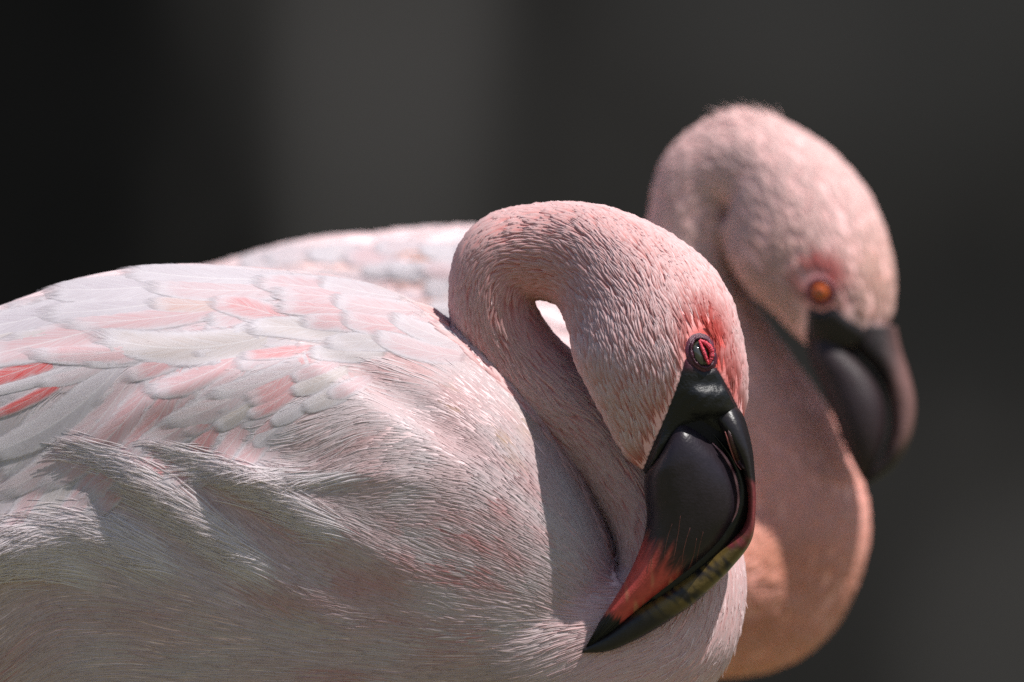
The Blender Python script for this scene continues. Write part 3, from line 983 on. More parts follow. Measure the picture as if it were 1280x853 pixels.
# ---- large feathers of wing and back, each a part
def big_feather(b, surf, bx, by, tx, ty, width, color, bend=0.0, lift=4.0, base_lift=-1.5, rows=14, cols=8, arch=2.2, side=-1, split=0.0):
    t = np.linspace(0, 1, rows)
    dx, dy = tx - bx, ty - by
    L = math.hypot(dx, dy)
    nx, ny = -dy / L, dx / L
    bow = bend * L * 4 * t * (1 - t)
    cx = bx + dx * t + nx * bow; cy = by + dy * t + ny * bow
    v = np.linspace(-1, 1, cols)
    prof = np.minimum(1.0, 0.6 + 1.2 * t) * np.sqrt(np.clip(1 - np.clip((t - 0.45) / 0.555, 0, 1) ** 2.0, 0, 1))
    prof[-1] = max(prof[-1], 0.10)
    ph = random.uniform(0, 6.28)
    wob = 1 + 0.05 * np.sin(t * 9 + ph)
    X = cx[:, None] + nx * v[None, :] * (width / 2 * prof * wob)[:, None]
    Y = cy[:, None] + ny * v[None, :] * (width / 2 * prof * wob)[:, None]
    P, N = ray_front(surf.bvh, X.ravel(), Y.ravel())
    bad = np.isnan(P[:, 0])
    if bad.any():
        # wrap over the ridge of the back: nearest surface point
        q = U(X.ravel()[bad], Y.ravel()[bad], 20)
        pr, nr = surf.project(q)
        P[bad] = pr; N[bad] = nr
    # smooth normal: one per row so that the vane is a sheet
    P = P.reshape(rows, cols, 3); N = N.reshape(rows, cols, 3).mean(1)
    for _ in range(2):
        N[1:-1] = (N[2:] + N[:-2] + 2 * N[1:-1])
        N /= np.linalg.norm(N, axis=1)[:, None]
    # ease small surface bumps out of the sheet
    mid = P.mean(1, keepdims=True)
    off = base_lift + (lift - base_lift) * t ** 0.8
    arch_ = arch * (1 - v ** 2)
    P = P + N[:, None, :] * (off[:, None] + arch_[None, :])[..., None]
    uv = np.stack(np.meshgrid(t, (v + 1) / 2, indexing='ij'), -1).reshape(-1, 2)
    i = np.arange(rows - 1)[:, None]; j = np.arange(cols - 1)[None, :]
    a = i * cols + j
    F = np.stack([a, a + 1, a + cols + 1, a + cols], -1).reshape(-1, 4)
    o = b.add('feather', P.reshape(-1, 3), F, None, MAT_FEATHER, uv=uv)
    o.color = (*color, 1)
    return o

def mixc(p, tone=None):
    a = np.array((0.50, 0.445, 0.465)); b = np.array(tone if tone is not None else (0.60, 0.205, 0.205))
    return tuple(a * (1 - p) + b * p)
BEIGE = (0.47, 0.39, 0.345); LILAC = (0.44, 0.385, 0.425); ORANGE = (0.58, 0.25, 0.15)
# lattice of coverts that closes the wing between the traced ones
count = 0
for row in range(12):
    for c in range(26):
        x = 590 - c * 30 - (row % 2) * 15 + random.uniform(-5, 5)
        y = 352 + row * 27 + random.uniform(-5, 5)
        top = np.interp(x, [-100, 0, 110, 220, 330, 430, 520, 590, 650], [418, 382, 345, 330, 335, 347, 378, 424, 482])
        if y < top + 12 or y > FLANK(np.array(x)) - 5 or x < -90 or x > 420:
            continue
        v = body_dir(np.array([x]), np.array([y]))[0]
        ln = float(np.interp(x, [-50, 150, 350, 500], [190, 160, 100, 80])) * random.uniform(0.8, 1.2)
        wd = float(np.interp(x, [-50, 150, 350, 500], [58, 54, 42, 36])) * random.uniform(0.9, 1.1)
        pk = float(np.clip(0.22 + 0.28 * vnoise(np.array([[x, 0, y]]), 110, 9)[0] + random.uniform(-.12, .12), 0, .7))
        big_feather(near, surf, x + 8, y, x + v[0] * ln, y + v[1] * ln, wd, mixc(pk), bend=random.uniform(-.05, .03), lift=1.0, base_lift=-1.6, rows=10, cols=7, arch=0.5)
        count += 1
TRACED = [
    # base, tip, width, colour, bend
    (330, 346, 160, 338, 34, mixc(.3, LILAC), .03), (250, 345, 60, 362, 36, mixc(.5, LILAC), .04), (150, 362, -50, 415, 40, mixc(.6, LILAC), .04), (340, 360, 190, 358, 28, mixc(.25), .03), (240, 366, 60, 392, 32, mixc(.5, LILAC), .04), (120, 385, -40, 428, 34, mixc(.6, BEIGE), .03), (270, 384, 90, 405, 26, mixc(.4), .03), (180, 395, 20, 424, 24, mixc(.7, BEIGE), .03), (200, 388, -40, 452, 42, mixc(.4), .02),
    (150, 405, -10, 442, 42, mixc(.75, ORANGE), .03), (250, 410, 45, 439, 30, mixc(.5), .06), (330, 404, 127, 414, 40, mixc(.6, BEIGE), .10), (300, 373, 193, 379, 24, mixc(.45, ORANGE), .05), (355, 403, 268, 380, 28, mixc(.7), -.05),
    (90, 440, -30, 482, 26, tuple(RED), .03), (120, 451, -15, 492, 14, mixc(0), .03), (105, 454, -14, 522, 16, tuple(RED), .06), (140, 452, 60, 478, 20, mixc(.15), .04),
    (205, 437, 118, 452, 24, mixc(0, LILAC), .02), (262, 420, 166, 470, 27, mixc(.65), .05), (318, 422, 250, 442, 24, mixc(.6, BEIGE), .04), (300, 440, 196, 487, 32, mixc(.55), .07), (372, 437, 308, 445, 16, mixc(.85), .02),
    (135, 465, -5, 562, 40, mixc(.35, LILAC), .09), (150, 480, 12, 610, 38, mixc(.3), .09), (190, 470, 60, 602, 38, mixc(.55), .09), (215, 485, 110, 620, 38, mixc(.7), .08), (250, 480, 150, 610, 38, mixc(.5), .08),
    (300, 460, 175, 560, 40, mixc(.35), .08), (345, 450, 215, 525, 34, mixc(.2), .08), (384, 446, 270, 490, 28, mixc(.12), .07), (300, 478, 238, 538, 32, mixc(.85), .06), (328, 472, 280, 512, 26, mixc(.55), .05),
    (378, 452, 312, 494, 26, mixc(.7), .06), (374, 468, 318, 502, 22, mixc(.85), .05), (364, 488, 316, 518, 22, mixc(.8), .05), (328, 494, 276, 532, 26, mixc(.8, BEIGE), .04), (412, 455, 370, 472, 20, mixc(.4), .04), (418, 468, 370, 488, 22, mixc(.7, BEIGE), .04), (432, 484, 384, 508, 24, mixc(.5, BEIGE), .04), (450, 478, 414, 494, 20, mixc(.35), .03),
    (380, 508, 346, 528, 20, mixc(.15, LILAC), .0), (350, 536, 325, 556, 24, mixc(.2, LILAC), .0),
    (238, 512, 172, 622, 32, mixc(.95), .06), (278, 516, 214, 606, 30, mixc(.85), .06), (312, 522, 250, 602, 28, mixc(.5), .05), (345, 525, 284, 598, 26, mixc(.5), .05), (205, 515, 122, 640, 34, mixc(.85), .06), (165, 520, 80, 652, 34, mixc(.5), .06), (120, 540, 40, 662, 34, mixc(.5, BEIGE), .06), (80, 560, 0, 684, 34, mixc(.4), .06),
    (440, 362, 322, 352, 30, mixc(.35), .02), (470, 372, 345, 366, 28, mixc(.4), .02), (480, 368, 400, 352, 26, mixc(.1), .03), (510, 385, 418, 374, 28, mixc(.3), .05), (525, 402, 430, 396, 30, mixc(.45), .07), (450, 392, 350, 386, 24, mixc(.5), -.02), (470, 408, 380, 404, 24, mixc(.5), -.02), (420, 420, 315, 412, 28, mixc(.5, BEIGE), -.04),
    (500, 425, 410, 430, 26, mixc(.3, BEIGE), .0), (570, 425, 490, 396, 24, mixc(.1), .04), (560, 440, 470, 418, 26, mixc(.3), .05), (460, 440, 390, 440, 22, mixc(.4, BEIGE), .02)]
for (bx, by, tx, ty, wd, colr, bend) in TRACED:
    lg = math.hypot(bx - tx, by - ty)
    ef = 0.30 + 0.5 * max(0.0, 1 - lg / 90)
    ex, ey = (bx - tx) * ef, (by - ty) * ef
    big_feather(near, surf, bx + ex, by + ey, tx - (bx - tx) * 0.08, ty - (by - ty) * 0.08, wd * 1.2, colr, bend=-bend, lift=0.8 + 0.009 * math.hypot(bx - tx, by - ty), base_lift=-0.6, arch=0.9, cols=9, rows=16)
    count += 1

# ---- the bill
HD = -118.0
def bill_color_mand(px, py):
    n = len(px)
    c = const((0.016, 0.011, 0.015), n)
    t = (px * 0.55 - py * 0.83)                         # along the bill, base -> tip decreasing
    along = (py - 590) * 0.86 + (805 - px) * 0.42       # 0 at base, grows to the tip
    P = np.stack([px, py * 0, py], -1)
    ac = px * 0.86 + py * 0.42
    Q = np.stack([ac, 0 * ac, along * 0.16], -1)
    nz = vnoise(Q, 16, 11) * 13 + vnoise(Q, 5, 12) * 7 + vnoise(P, 40, 13) * 5
    left = smooth01(860, 800, px - (py - 690) * -0.2)
    red = smooth01(62, 112, along + nz + 26 * (left - 0.5)) * smooth01(172, 160, along + nz * 0.35 + (px - 800) * 0.10)
    redc = np.array((0.40, 0.055, 0.045))
    c = c * (1 - red[:, None]) + redc * red[:, None]
    st = red * smooth01(0.4, 1.2, vnoise(P * np.array([1, 1, .35]), 14, 15))
    c = c * (1 - 0.5 * st[:, None]) + np.array((0.45, 0.24, 0.12)) * 0.5 * st[:, None]
    tipb = smooth01(160, 172, along + nz * 0.35 + (px - 800) * 0.10)[:, None]
    c = c * (1 - tipb) + np.array((0.006, 0.006, 0.007)) * tipb
    return c

MAND = [(832, 540, 848, 516, HD + 2, 46), (818, 566, 867, 529, HD - 1, 58), (804, 592, 887, 548, HD - 3, 61), (803, 614, 904, 566, HD - 4, 59), (806, 640, 918, 593, HD - 4, 56), (802, 668, 921, 630, HD - 4, 50), (792, 696, 904, 665, HD - 3, 44),
        (778, 724, 874, 696, HD - 2, 36), (762, 750, 838, 724, HD, 29), (748, 772, 802, 752, HD + 2, 21), (738, 790, 770, 779, HD + 3, 13), (731, 803, 745, 797, HD + 4, 5)]
V, F = loft_lr(MAND, 240, 128, p=0.85, pd=0.9)
px, py = px_of(V)
along = (py - 590) * 0.86 + (805 - px) * 0.42
ths = np.tile(np.linspace(0, 2 * np.pi, 128, endpoint=False), 242)
grv = np.sin(ths * 34 + 1.5 * np.sin(ths * 7)) * smooth01(150, 185, along)
V[:, 1] += 0.7 * grv + 0.25 * np.sin(ths * 50 + along * 0.02) * smooth01(70, 120, along)
lower = near.add('lower_bill', V, F, bill_color_mand(px, py), MAT_BILL)
MAXI = [(868, 508, 908, 488, HD + 10, 38), (884, 526, 924, 516, HD + 4, 50), (903, 550, 935, 554, HD, 52), (920, 580, 939, 592, HD, 46), (929, 618, 940, 632, HD, 40), (925, 652, 935, 671, HD, 35),
        (897, 680, 910, 706, HD, 30), (862, 708, 876, 740, HD, 27), (824, 736, 832, 772, HD + 1, 23), (786, 762, 790, 796, HD + 2, 17), (757, 786, 757, 809, HD + 3, 10), (728, 805, 726, 811, HD + 4, 3)]
V, F = loft_lr(MAXI, 220, 64, p=0.8, pd=0.9)
px, py = px_of(V)
c = const((0.014, 0.011, 0.012), len(V))
P3 = np.stack([px, 0 * px, py], -1)
nz = vnoise(P3, 18, 21)
pk = smooth01(585, 625, py + nz * 8) * smooth01(690, 660, py + nz * 8)
c = c * (1 - 0.75 * pk[:, None]) + np.array((0.24, 0.045, 0.05)) * 0.75 * pk[:, None]
# horn-yellow rim on the outer edge
outer = V[:, 1] * 0 + smooth01(0.2, 0.9, (px * 0.7 + py * 0.7) - np.interp(py, [500, 560, 640, 680, 720, 770, 811], [1003, 1040, 1093, 1110, 1106, 1108, 1090]) + 6 + nz * 3)
yl = smooth01(655, 690, py) * smooth01(775, 745, py) * smooth01(-0.6, 0.6, nz + 0.3)
c = c * (1 - 0.7 * yl[:, None]) + np.array((0.13, 0.085, 0.022)) * 0.7 * yl[:, None]
upper = near.add('upper_bill', V, F, c, MAT_BILL)
# dark lining between the two halves
LIN = [((a[2] + b[0]) / 2 - 14, (a[3] + b[1]) / 2 - 10, (a[2] + b[0]) / 2 + 12, (a[3] + b[1]) / 2 + 10, HD, r) for a, b, r in
       ((MAND[0], MAXI[0], 26), (MAND[1], MAXI[1], 34), (MAND[2], MAXI[2], 34), (MAND[3], MAXI[3], 31), (MAND[4], MAXI[4], 29), (MAND[5], MAXI[6], 27), (MAND[6], MAXI[7], 23), (MAND[7], MAXI[8], 19), (MAND[8], MAXI[9], 12))]
V, F = loft_lr(LIN, 60, 24)
near.add('mouth_lining', V, F, const((0.006, 0.006, 0.006), len(V)), MAT_BILL, parent=lower)
scr = Acc()
scratch_defs = [(846, 640, 838, 690), (858, 655, 848, 712), (866, 668, 856, 716), (836, 650, 826, 700), (820, 668, 810, 704), (874, 660, 866, 700), (830, 716, 846, 690), (812, 690, 806, 712), (842, 668, 836, 700), (862, 690, 852, 716)]
# raised rim of the lower bill, its highlight painted pale pink; comb of lamellae
RS = 0.45                                             # rim sits this far towards the lens on the dome
RC = (1 - RS ** (2 / 0.9)) ** 0.5
RC = RC ** 0.85
rim = np.array([((m[0] + m[2]) / 2 + (m[2] - m[0]) / 2 * RC, (m[1] + m[3]) / 2 + (m[3] - m[1]) / 2 * RC, m[4] - m[5] * RS) for m in MAND[2:10]])
rp = catmull(rim, 160)
def rim_obj(dx, dd, rad, col, name):
    pts = U(rp[:, 0] + dx, rp[:, 1], rp[:, 2] + dd)
    V, F = tube(pts, rad, 8)
    return near.add(name, V, F, col(V), MAT_BILL, parent=lower)
def rimc(V):
    px, py = px_of(V)
    f = smooth01(700, 650, py)[:, None]
    nz = (0.5 + 0.5 * vnoise(V, 22, 31))[:, None]
    return np.array((0.01, 0.008, 0.009)) * (1 - f) + (np.array((0.42, 0.20, 0.21)) * nz + np.array((0.16, 0.06, 0.07)) * (1 - nz)) * f
rim_obj(0, -0.4, np.interp(np.linspace(0, 1, 160), [0, .1, .6, 1], [1.0, 2.3, 1.9, 1.0]), rimc, 'bill_rim')
lam = Acc()
for i in range(30, 156, 1):
    p = rp[i]; q = rp[i + 1]
    t = (q - p)[:2]; t /= np.linalg.norm(t)
    nrm = np.array((-t[1], t[0])) * -1
    if nrm[0] < 0 and p[1] < 640: nrm = -nrm
    if p[1] >= 640 and nrm[1] < 0: nrm = -nrm
    a = U(p[0] + nrm[0] * 1.5, p[1] + nrm[1] * 1.5, p[2] - 0.5); b_ = U(p[0] + nrm[0] * 7.5, p[1] + nrm[1] * 7.5, p[2] + 3)
    Vt, Ft = tube(np.stack([a, (a + b_) / 2, b_]), np.array([0.75, 0.8, 0.5]), 5)
    lam.add(Vt, Ft, const((0.012, 0.012, 0.012), len(Vt)))
V, F, C = lam.get()
tag(near.add('lamellae', V, F, C, MAT_BILL, parent=lower), kind='stuff')
# nostril: a sunken red slit with raised lips
def front_of(part, px, py):
    me = part.data
    vs = np.array([v.co[:] for v in me.vertices])
    vs = (vs + near.base); vs[:, 2] -= CAM_Z; vs /= S
    b = BVHTree.FromPolygons([tuple(v) for v in vs], [tuple(p.vertices) for p in me.polygons])
    return ray_front(b, np.asarray(px, float), np.asarray(py, float))
bvl = None
for (x0, y0, x1, y1) in scratch_defs:
    tq = np.linspace(0, 1, 12)
    bow = random.uniform(-3, 3)
    qx = x0 + (x1 - x0) * tq + bow * np.sin(np.pi * tq); qy = y0 + (y1 - y0) * tq
    if bvl is None:
        me = lower.data
        vs = np.array([v.co[:] for v in me.vertices]) + near.base; vs[:, 2] -= CAM_Z; vs /= S
        bvl = BVHTree.FromPolygons([tuple(v) for v in vs], [tuple(p.vertices) for p in me.polygons])
    Pq, _ = ray_front(bvl, qx, qy)
    Pq = Pq[~np.isnan(Pq[:, 0])]
    if len(Pq) < 5: continue
    Vt, Ft = tube(Pq, 0.15 + 0.45 * np.sin(np.pi * np.linspace(0, 1, len(Pq))) * random.uniform(.3, .7), 5)
    scr.add(Vt, Ft, const((0.15, 0.05, 0.042), len(Vt)))
V, F, C = scr.get()
tag(near.add('scratches', V, F, C, MAT_BILL, parent=lower), kind='stuff')
slit = np.array([(905, 536), (909, 548), (914, 562), (920, 576), (925, 583)])
sp = catmull(slit, 24)
Pn, Nn_ = front_of(upper, sp[:, 0], sp[:, 1])
okm = ~np.isnan(Pn[:, 0])
Pn = Pn[okm]
tt = np.linspace(0, 1, len(Pn))
V, F = tube(Pn + np.array([0, -0.4, 0]), 0.8 + 3.6 * np.sin(np.pi * tt) ** 0.5, 10)
V[:, 1] = (V[:, 1] - V[:, 1].mean()) * 0.9 + V[:, 1].mean()
near.add('nostril', V, F, const((0.03, 0.003, 0.003), len(V)), MAT_LID, parent=upper)
V, F = tube(Pn + np.array([4.6, -1.2, 1.2]), 0.4 + 0.8 * np.sin(np.pi * tt) ** 0.6, 8)
near.add('nostril_lip', V, F, const((0.25, 0.05, 0.045), len(V)), MAT_BILL, parent=upper)
V, F = tube(Pn + np.array([-4.4, -1.2, -1.2]), 0.4 + 0.8 * np.sin(np.pi * tt) ** 0.6, 8)
near.add('nostril_lip', V, F, const((0.22, 0.07, 0.065), len(V)), MAT_BILL, parent=upper)

# ---- bare black lores between eye and bill
def lore_lift(px, py):
    return 3.0 + 9 * np.exp(-(((px - 824) / 20) ** 2 + ((py - 562) / 24) ** 2)) + 11 * np.exp(-(((px - 882) / 25) ** 4 + ((py - 500) / 17) ** 4)) + 0.35 * np.sin((px * 0.8 + py * 0.55) * 0.5 + 2 * np.sin(py * 0.09)) * smooth01(455, 500, py)
V, F, px, py, sd = skin_patch(surf, LORE, 2.0, lore_lift, 7)
c = const((0.007, 0.007, 0.008), len(V))
f = smooth01(468, 448, py)[:, None]
c = c * (1 - 0.5 * f) + np.array((0.12, 0.01, 0.03)) * 0.5 * f
near.add('lore', V, F, c, MAT_LORE)

# ---- half-shut eye
EX, EY = 872.0, 441.0
Pe, Ne = ray_front(surf.bvh, np.array([EX]), np.array([EY]))
Pe, Ne = Pe[0], Ne[0]
ax_n = Ne / np.linalg.norm(Ne)
tilt = R(-22)
upv = np.array([math.sin(tilt), 0, math.cos(tilt)]); upv -= ax_n * (upv @ ax_n); upv /= np.linalg.norm(upv)
rtv = np.cross(upv, ax_n) * -1
if rtv[0] < 0: rtv = -rtv
def eye_pt(u, v, h):
    """u right, v up, h out of the head"""
    u, v, h = np.broadcast_arrays(np.asarray(u, float), np.asarray(v, float), np.asarray(h, float))
    return Pe + u[..., None] * rtv + v[..., None] * upv + h[..., None] * ax_n
def ellipsoid(cu, cv, ch, ru, rv, rh, nu=28, nv=16):
    th = np.linspace(0, 2 * np.pi, nu, endpoint=False); ph = np.linspace(-np.pi / 2 + 0.05, np.pi / 2 - 0.05, nv)
    PH, TH = np.meshgrid(ph, th, indexing='ij')
    V = eye_pt(cu + ru * np.cos(PH) * np.cos(TH), cv + rv * np.cos(PH) * np.sin(TH), ch + rh * np.sin(PH)).reshape(-1, 3)
    return cap(V, None, nv, nu)
V, F = ellipsoid(0, 0, -4, 14, 19, 12)
eye = near.add('eye', V, F, const((0.030, 0.024, 0.012), len(V)), MAT_WET)
# dark purple naked ring
th = np.linspace(0, 2 * np.pi, 60)
V, F, px, py, sd = skin_patch(surf, [(EX + 21 * math.cos(a) - 3 * math.sin(a), EY - 25 * math.sin(a)) for a in np.linspace(0, 2 * np.pi, 24, endpoint=False)], 2.0, lambda x, y: 2.6 + 0.5 * np.sin(x * 1.3 + y * 0.6), 5)
near.add('eye_skin', V, F, const((0.075, 0.009, 0.028), len(V)) * (0.5 + 0.9 * rng.random(len(V)))[:, None], MAT_LID, parent=eye)
ring = eye_pt(14.5 * np.cos(th), 19 * np.sin(th), 3.0)
V, F = tube(ring, 1.7 + 0.5 * np.sin(th * 9) + 0.4 * np.sin(th * 23), 10)
near.add('eye_ring', V, F, const((0.055, 0.008, 0.022), len(V)) * (0.7 + 0.6 * rng.random(len(V)))[:, None], MAT_LID, parent=eye)
# grey lower membrane and two beaded red lids
t = np.linspace(-1, 1, 90)
def lid(uc, bow, rad, col, name, hh):
    pts = eye_pt(uc + bow * (1 - t ** 2), t * 15.5, hh + 3 * (1 - t ** 2))
    r_ = rad * (0.55 + 0.45 * (1 - t ** 2)) * (1 + 0.10 * np.sin(t * 26 + 2 * np.sin(t * 9)) + 0.08 * np.sin(t * 61))
    V, F = tube(pts, r_, 10)
    near.add(name, V, F, col[None, :] * (0.75 + 0.5 * rng.random(len(V)))[:, None], MAT_LID, parent=eye)
lid(0.5, 8.5, 3.4, np.array((0.50, 0.035, 0.06)), 'eyelid', 6.2)
lid(-0.5, -1.0, 2.2, np.array((0.55, 0.04, 0.07)), 'eyelid', 7.2)
V, F = ellipsoid(-6.0, -1, 0.5, 7.0, 14, 8.5)
near.add('nictitating_membrane', V, F, const((0.045, 0.042, 0.034), len(V)), MAT_WET, parent=eye)

add_legs(near, 330, 400, 930, 20)

# ------------------------------------------------------------------ far bird
far = Bird('flamingo', 'blurred pink flamingo standing behind, with open orange eye and all-dark bill', 1250.0, 380, 'two resting flamingos')
FNECK = [
    (600, 640, 160, 10, 150), (760, 740, 125, 5, 125), (870, 735, 112, 0, 112), (945, 718, 116, 0, 110), (985, 660, 101, 0, 98), (968, 575, 88, 2, 86),
    (925, 490, 76, 4, 74), (884, 412, 66, 4, 64), (862, 340, 55, 0, 56), (864, 280, 52, -6, 54), (884, 226, 60, -14, 56), (922, 216, 73, -26, 62), (965, 244, 86, -48, 68),
    (1004, 300, 94, -72, 72), (1035, 356, 80, -88, 68), (1052, 405, 60, -94, 56), (1060, 432, 44, -96, 42)]
FBODY = [
    (-260, 560, 640, 20, 40), (-120, 470, 720, 20, 110), (60, 400, 790, 20, 160), (220, 345, 830, 20, 185), (300, 322, 850, 20, 192), (380, 301, 860, 20, 195), (470, 292, 862, 20, 195), (540, 285, 860, 20, 190),
    (610, 286, 855, 20, 182), (680, 310, 845, 20, 168), (740, 360, 830, 20, 150), (800, 450, 810, 20, 125), (845, 540, 790, 20, 90), (870, 620, 760, 20, 45), (878, 670, 710, 20, 15)]
def far_bump(X, Y):
    b = 10 * np.exp(-(((X - 560) / 90) ** 2 + ((Y - 330) / 26) ** 2)) - 10 * np.exp(-(((X - 470) / 120) ** 2 + ((Y - 365) / 16) ** 2))
    return b
nV, nF, f_path, f_tan, f_r, f_rd = neck_tube(FNECK, 180, 48)
bV, bF = body_loft(FBODY, 180, 120, far_bump)
FV, FT = remesh([(bV, bF), (nV, nF)], 5.0, 3)
fsurf = Surface(FV, FT)
fdir = idw_field([(800, 500, -1, -.6), (700, 350, -1, -.4), (600, 320, -1, -.05), (450, 330, -1, .1), (300, 380, -.95, .3), (500, 450, -.9, .4), (300, 600, -.9, .3), (700, 650, -1, -.3), (100, 500, -.9, .4), (500, 800, -1, 0)])
ffield, fneck_w = make_field(f_path, f_tan, f_r, f_rd, fdir, 26)
fspots = blobs([(545, 322, 16, 7, 10, 1.0), (570, 365, 40, 18, 20, .5), (430, 330, 60, 12, 0, .25), (1000, 690, 90, 50, 20, .55), (960, 760, 70, 40, 0, .5), (1085, 320, 10, 40, 0, .0)])
FLORE = [(1002, 384), (1001, 425), (1006, 452), (1040, 470), (1100, 450), (1118, 425), (1112, 412), (1080, 416), (1050, 398), (1036, 384), (1020, 390)]
def far_colors(P, w, i):
    px, py = px_of(P); n = len(P)
    rn = rng.random(n)[:, None]
    tip = (WHITE * 0.7 + PALE * 0.3) * (0.8 + 0.2 * rn)
    root = np.repeat((PALE * 0.5 + PINK * 0.5)[None], n, 0)
    hx = smooth01(75, 120, i)[:, None]
    tn = (PALE * 0.85 + WHITE * 0.12 + np.array((0.04, 0.0, -0.03))) * (0.85 + 0.15 * rn) * hx + np.array((0.92, 0.50, 0.41)) * (1 - hx)  # neck colour raised to paint in the fill light of its shade
    # warmer cheek
    ch = np.exp(-(((px - 965) / 60) ** 2 + ((py - 360) / 70) ** 2))[:, None]
    tn = tn * (1 - 0.5 * ch) + np.array((0.62, 0.33, 0.22)) * 0.5 * ch
    front = np.exp(-(((px - 1090) / 32) ** 2 + ((py - 370) / 60) ** 2))[:, None]
    tn = tn * (1 - 0.45 * front) + np.array((0.62, 0.33, 0.20)) * 0.45 * front
    er = smooth01(1.3, 0.4, np.hypot((px - 1025) / 34, (py - 365) / 34))[:, None] * (P[:, 1] < -60)[:, None]
    tn = tn * (1 - 0.85 * er) + np.array((0.55, 0.06, 0.05)) * 0.85 * er
    wt = w[:, None]
    root = root * (1 - wt) + (PINK * 0.7 + PALE * 0.3) * wt
    tip = tip * (1 - wt) + tn * wt
    p = fspots(px, py)[:, None]
    warm = np.array((0.62, 0.22, 0.08))
    return root * (1 - p) + warm * p, tip * (1 - p) + warm * p
w_, i_ = fneck_w(FV)
r0, t0 = far_colors(FV, w_, i_)
far.add('body', FV, FT, r0 * 0.5 + t0 * 0.5, MAT_SKIN)
acc = Acc()
def fdens(C):
    w, i = fneck_w(C); px, py = px_of(C)
    keep = 1 - ((in_poly(px, py, FLORE)) & (C[:, 1] < -90)).astype(float)
    keep *= 1 - ((np.hypot((px - 1019) / 14, (py - 366) / 14) < 1) & (C[:, 1] < -90))
    return keep * (0.4 + 0.6 * (C[:, 1] < 30)) * (0.25 + 0.75 * (w > 0.5))
P, N = fsurf.sample(13000, fdens)
w, i = fneck_w(P); n = len(P)
L = (22 + 12 * rng.random(n)) * (1 + 0.5 * (1 - w))
Sp, Nn = trace(fsurf, P, N, ffield, L, 4)
W = (3.0 + 1.5 * rng.random(n)) * (1 - 0.25 * (1 - w))
px, py = px_of(P)
crown = np.exp(-(((px - 945) / 55) ** 2 + ((py - 140) / 24) ** 2))
cr, ct = far_colors(P, w, i)
acc.add(*plumes(Sp, Nn, W, W * 0.6, np.full(n, -1.2), 1.2 + 2.2 * rng.random(n) + crown * 10 * rng.random(n), cr * 0.5 + ct * 0.5, ct, edge=0.5, lat=rng.normal(0, 2, n)))
m = rng.choice(np.where(crown > 0.35)[0], 90)
Sp, Nn = trace(fsurf, P[m], N[m], ffield, 20 + 16 * rng.random(90), 4)
acc.add(*plumes(Sp, Nn, 0.9 + 0.6 * rng.random(90), np.full(90, 0.5), np.full(90, 0.5), 6 + 14 * rng.random(90) ** 2, ct[m], ct[m], edge=0.2, prof='strand'))
V, F, C = acc.get()
tag(far.add('plumage', V, F, C, MAT_PLUME), kind='stuff')
for row in range(6):
    for c in range(12):
        x = 640 - c * 44 - (row % 2) * 20 + random.uniform(-8, 8); y = 318 + row * 26 + random.uniform(-5, 5)
        top = np.interp(x, [60, 220, 300, 380, 470, 540, 610, 680], [400, 345, 322, 301, 292, 285, 286, 310])
        if y < top + 12 or x < 140: continue
        v = fdir(np.array([x]), np.array([y]))[0]
        ln = random.uniform(75, 100); wd = random.uniform(26, 34)
        big_feather(far, fsurf, x, y, x + v[0] * ln, y + v[1] * ln, wd, mixc(random.random() ** 2 * .6), bend=random.uniform(-.05, .03), lift=3, base_lift=-2.5, rows=10, cols=6)

# bill of the far bird: pointing down and slightly towards the lens
FD = -96.0
FM = [(1004, 420, 1050, 420, FD, 40), (1006, 444, 1062, 440, FD - 6, 44), (1022, 482, 1088, 470, FD - 14, 46), (1036, 520, 1100, 504, FD - 22, 44), (1048, 552, 1098, 544, FD - 28, 36), (1060, 578, 1088, 572, FD - 32, 24), (1071, 598, 1078, 594, FD - 34, 8)]
V, F = loft_lr(FM, 70, 40, p=0.85, pd=0.9)
fl = far.add('lower_bill', V, F, const((0.022, 0.012, 0.014), len(V)), MAT_BILL_DULL)
FX = [(1046, 408, 1114, 408, FD, 46), (1056, 430, 1120, 436, FD - 6, 44), (1086, 462, 1130, 468, FD - 14, 38), (1104, 500, 1137, 506, FD - 20, 34), (1106, 536, 1130, 546, FD - 26, 30), (1096, 566, 1110, 580, FD - 30, 22), (1080, 590, 1086, 598, FD - 33, 12), (1073, 602, 1074, 605, FD - 34, 4)]
V, F = loft_lr(FX, 80, 36, p=0.85, pd=0.9)
px, py = px_of(V)
c = const((0.020, 0.013, 0.013), len(V))
nz = vnoise(V, 60, 41)
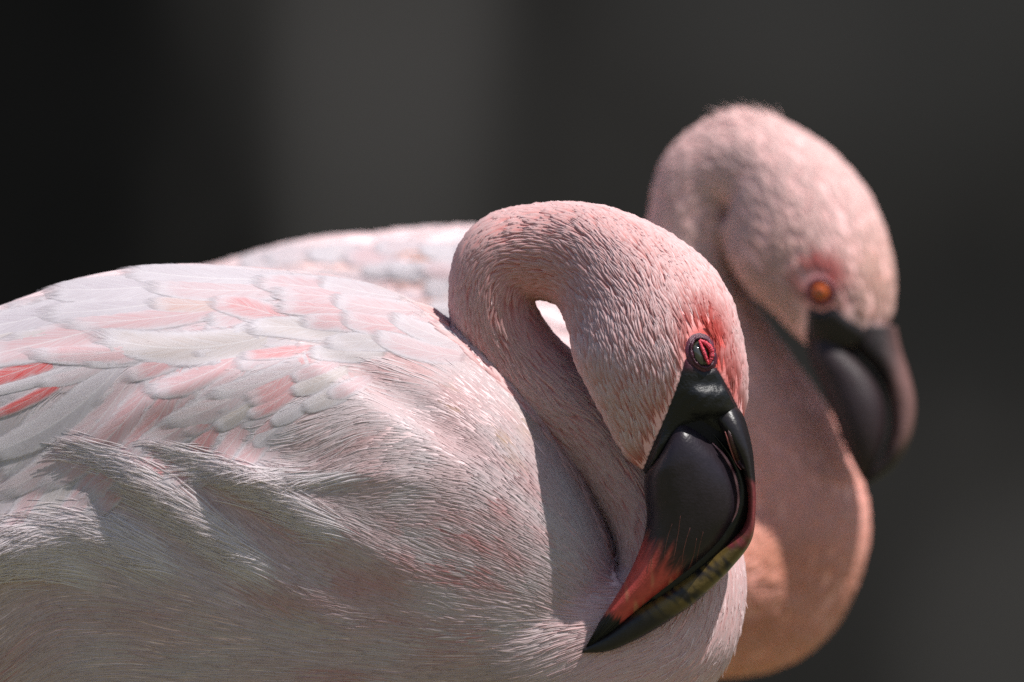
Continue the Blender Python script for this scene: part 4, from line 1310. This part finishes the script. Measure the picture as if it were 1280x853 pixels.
f = (smooth01(1096, 1122, px + nz * 5) * smooth01(585, 540, py))[:, None]
c = c * (1 - 0.7 * f) + np.array((0.20, 0.10, 0.09)) * 0.7 * f
fu = far.add('upper_bill', V, F, c, MAT_BILL_DULL)
slit = catmull(np.array([(1070, 448), (1080, 462), (1090, 482)], float), 14)
# nostril of the far bird
me = fu.data
vs = np.array([v.co[:] for v in me.vertices]) + far.base; vs[:, 2] -= CAM_Z; vs[:, 1] -= far.plane * S; vs /= S * far.k
bb = BVHTree.FromPolygons([tuple(v) for v in vs], [tuple(p.vertices) for p in me.polygons])
Pn, _ = ray_front(bb, slit[:, 0], slit[:, 1]); Pn = Pn[~np.isnan(Pn[:, 0])]
if len(Pn) > 3:
    V, F = tube(Pn, 0.8 + 3.5 * np.sin(np.pi * np.linspace(0, 1, len(Pn))) ** 0.6, 10)
    far.add('nostril', V, F, const((0.06, 0.01, 0.01), len(V)), MAT_LID, parent=fu)
V, F, px, py, sd = skin_patch(fsurf, FLORE, 3.0, lambda x, y: 4 + 0 * x, 8)
far.add('lore', V, F, const((0.016, 0.012, 0.013), len(V)), MAT_LORE)
Pe, Ne = ray_front(fsurf.bvh, np.array([1019.0]), np.array([366.0])); Pe, Ne = Pe[0], Ne[0]
ax_n = Ne / np.linalg.norm(Ne)
upv = np.array([0, 0, 1.0]); upv -= ax_n * (upv @ ax_n); upv /= np.linalg.norm(upv)
rtv = np.cross(upv, ax_n)
if rtv[0] < 0: rtv = -rtv
V, F = ellipsoid(0, 0, -1, 13, 13, 11)
d = np.linalg.norm(V - (Pe + ax_n * 10), axis=1)
c = np.where((d < 4.5)[:, None], np.array((0.01, 0.008, 0.008)), np.array((0.55, 0.10, 0.012)))
feye = far.add('eye', V, F, c, MAT_WET)
ring = eye_pt(14.5 * np.cos(th), 14.5 * np.sin(th), 3)
V, F = tube(ring, 4.0, 10)
far.add('eye_ring', V, F, const((0.10, 0.012, 0.02), len(V)), MAT_LID, parent=feye)
add_legs(far, 380, 440, 820, 20)
print('feathers', count, 'tris', len(ST), len(FT))
